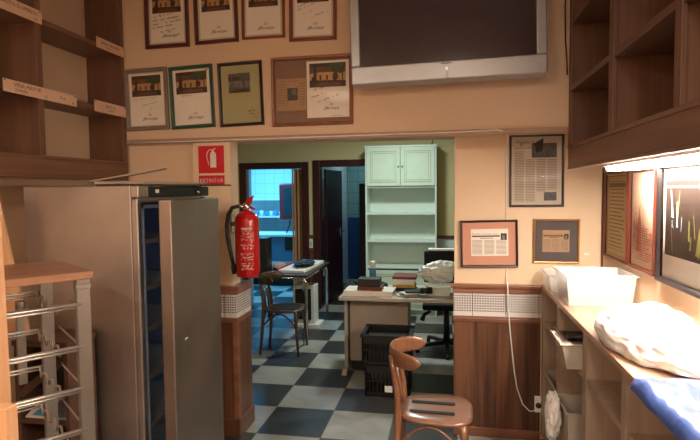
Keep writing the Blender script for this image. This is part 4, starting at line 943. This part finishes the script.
# ------------------------------------------------------------------ kitchen seen through door 1, washroom behind door 2
for z,l in ((1.50,'upper white shelf on the kitchen wall seen through the left door'),(1.16,'lower white shelf with crockery on the kitchen wall')):
    t=thing('wall_shelf',l,'shelf',(-3.5,10.02,z)); pbox('shelf_board',-4.6,-2.5,9.86,10.195,z-.03,z,'white',t,.003)
    for x in (-4.2,-2.9): pbox('bracket',x,x+.03,9.95,10.195,z-.16,z-.03,'white',t)
for k in range(7):
    x=-3.80+.10*k; z=1.161
    tag(MB().lathe((x,9.98,z),[(.022,0),(.03,.01),(.038,.05),(.04,.08+.012*(k%3)),(.036,.082+.012*(k%3))],14).build('cup','blueink' if k%2 else 'whiteplastic'),['blue','white'][(k+1)%2]+' cup in the row on the lower kitchen shelf, seen through the left door','cup','cups on the lower kitchen shelf')
r=thing('kitchen_counter','blue lit kitchen counter with pale doors seen through the left door','counter',(-3.4,9.0,0))
pbox('worktop',-4.7,-2.45,8.75,9.4,.86,.90,'white',r,.004); pbox('cabinet_front',-4.68,-2.47,8.80,9.38,.14,.86,'bluegrey',r,.004); pbox('plinth',-4.66,-2.49,8.85,9.36,0,.14,'black',r)
pbox('appliance_door',-2.76,-2.60,8.785,8.80,.62,.84,'black',r,.003)
r=thing('wall_monitor','maroon framed rounded monitor on a stand over the kitchen counter','monitor',(-2.75,9.0,.901))
MB().box(-2.915,-2.53,8.98,9.08,1.13,1.78).build('housing','monitor_red',r,bevel=.03,seg=3); MB().box(-2.835,-2.57,8.97,8.982,1.20,1.71).build('screen','navy',r,bevel=.01)
MB().tube([(-2.74,9.04,1.14),(-2.74,9.04,1.05),(-2.80,9.02,.901)],.012,8).tube([(-2.68,9.04,1.14),(-2.68,9.04,1.05),(-2.62,9.02,.901)],.012,8).build('stand','black',r)

tag(MB().box(-1.30,-1.16,7.9,8.5,0,1.75).build('dark_locker','black',bevel=.005),'tall dark locker inside the washroom behind the right door','locker')

# ------------------------------------------------------------------ lights
def area(name,loc,size,energy,col,rot=(0,0,0),sy=None):
    l=bpy.data.lights.new(name,'AREA'); l.size=size; l.energy=energy; l.color=col
    if sy: l.shape='RECTANGLE'; l.size_y=sy
    o=bpy.data.objects.new(name,l); COL.objects.link(o); o.location=loc; o.rotation_euler=rot; return o
area('front_ceiling_lamp',(-1.5,-1.2,3.05),.5,70,(1,.84,.70))
area('front_ceiling_lamp',(.1,-1.3,3.05),.5,75,(1,.84,.70))
area('far_room_lamp',(-.6,5.6,2.56),.25,38,(.86,1,.93))
area('kitchen_lamp',(-3.4,8.6,2.56),.35,120,(.12,.52,1),sy=1.4)
area('washroom_lamp',(-1.1,8.8,2.56),.3,9,(.6,.9,1))
area('fridge_fill',(-1.345,2.69,.88),1.3,2.2,(.75,.88,1),rot=(0,R(90),R(28)),sy=.03)  # added cool fill light, gives the fridge interior its blue tint
wd=bpy.data.worlds.new('World'); S.world=wd; wd.use_nodes=True; wd.node_tree.nodes['Background'].inputs[0].default_value=(.9,.75,.6,1); wd.node_tree.nodes['Background'].inputs[1].default_value=.02

# ------------------------------------------------------------------ camera
yaw,pitch,roll=.180770933,.0562467,-.010482643
cy,sy=math.cos(yaw),math.sin(yaw); cp,sp=math.cos(pitch),math.sin(pitch)
fwd=Vector((-sy*cp,cy*cp,-sp)); right=Vector((cy,sy,0)); up=right.cross(fwd)
r2=right*math.cos(roll)+up*math.sin(roll); u2=up*math.cos(roll)-right*math.sin(roll)
cam=bpy.data.cameras.new('Camera'); co=bpy.data.objects.new('Camera',cam); COL.objects.link(co)
mt=Matrix(((r2.x,u2.x,-fwd.x,0),(r2.y,u2.y,-fwd.y,0),(r2.z,u2.z,-fwd.z,1.65),(0,0,0,1))); co.matrix_world=mt
cam.sensor_fit='HORIZONTAL'; cam.sensor_width=36; cam.lens=528.896/700*36; cam.clip_start=.05
S.camera=co
S.view_settings.view_transform='Standard'; S.view_settings.look='None'; S.view_settings.gamma=1; S.view_settings.exposure=0; S.view_settings.use_curve_mapping=False
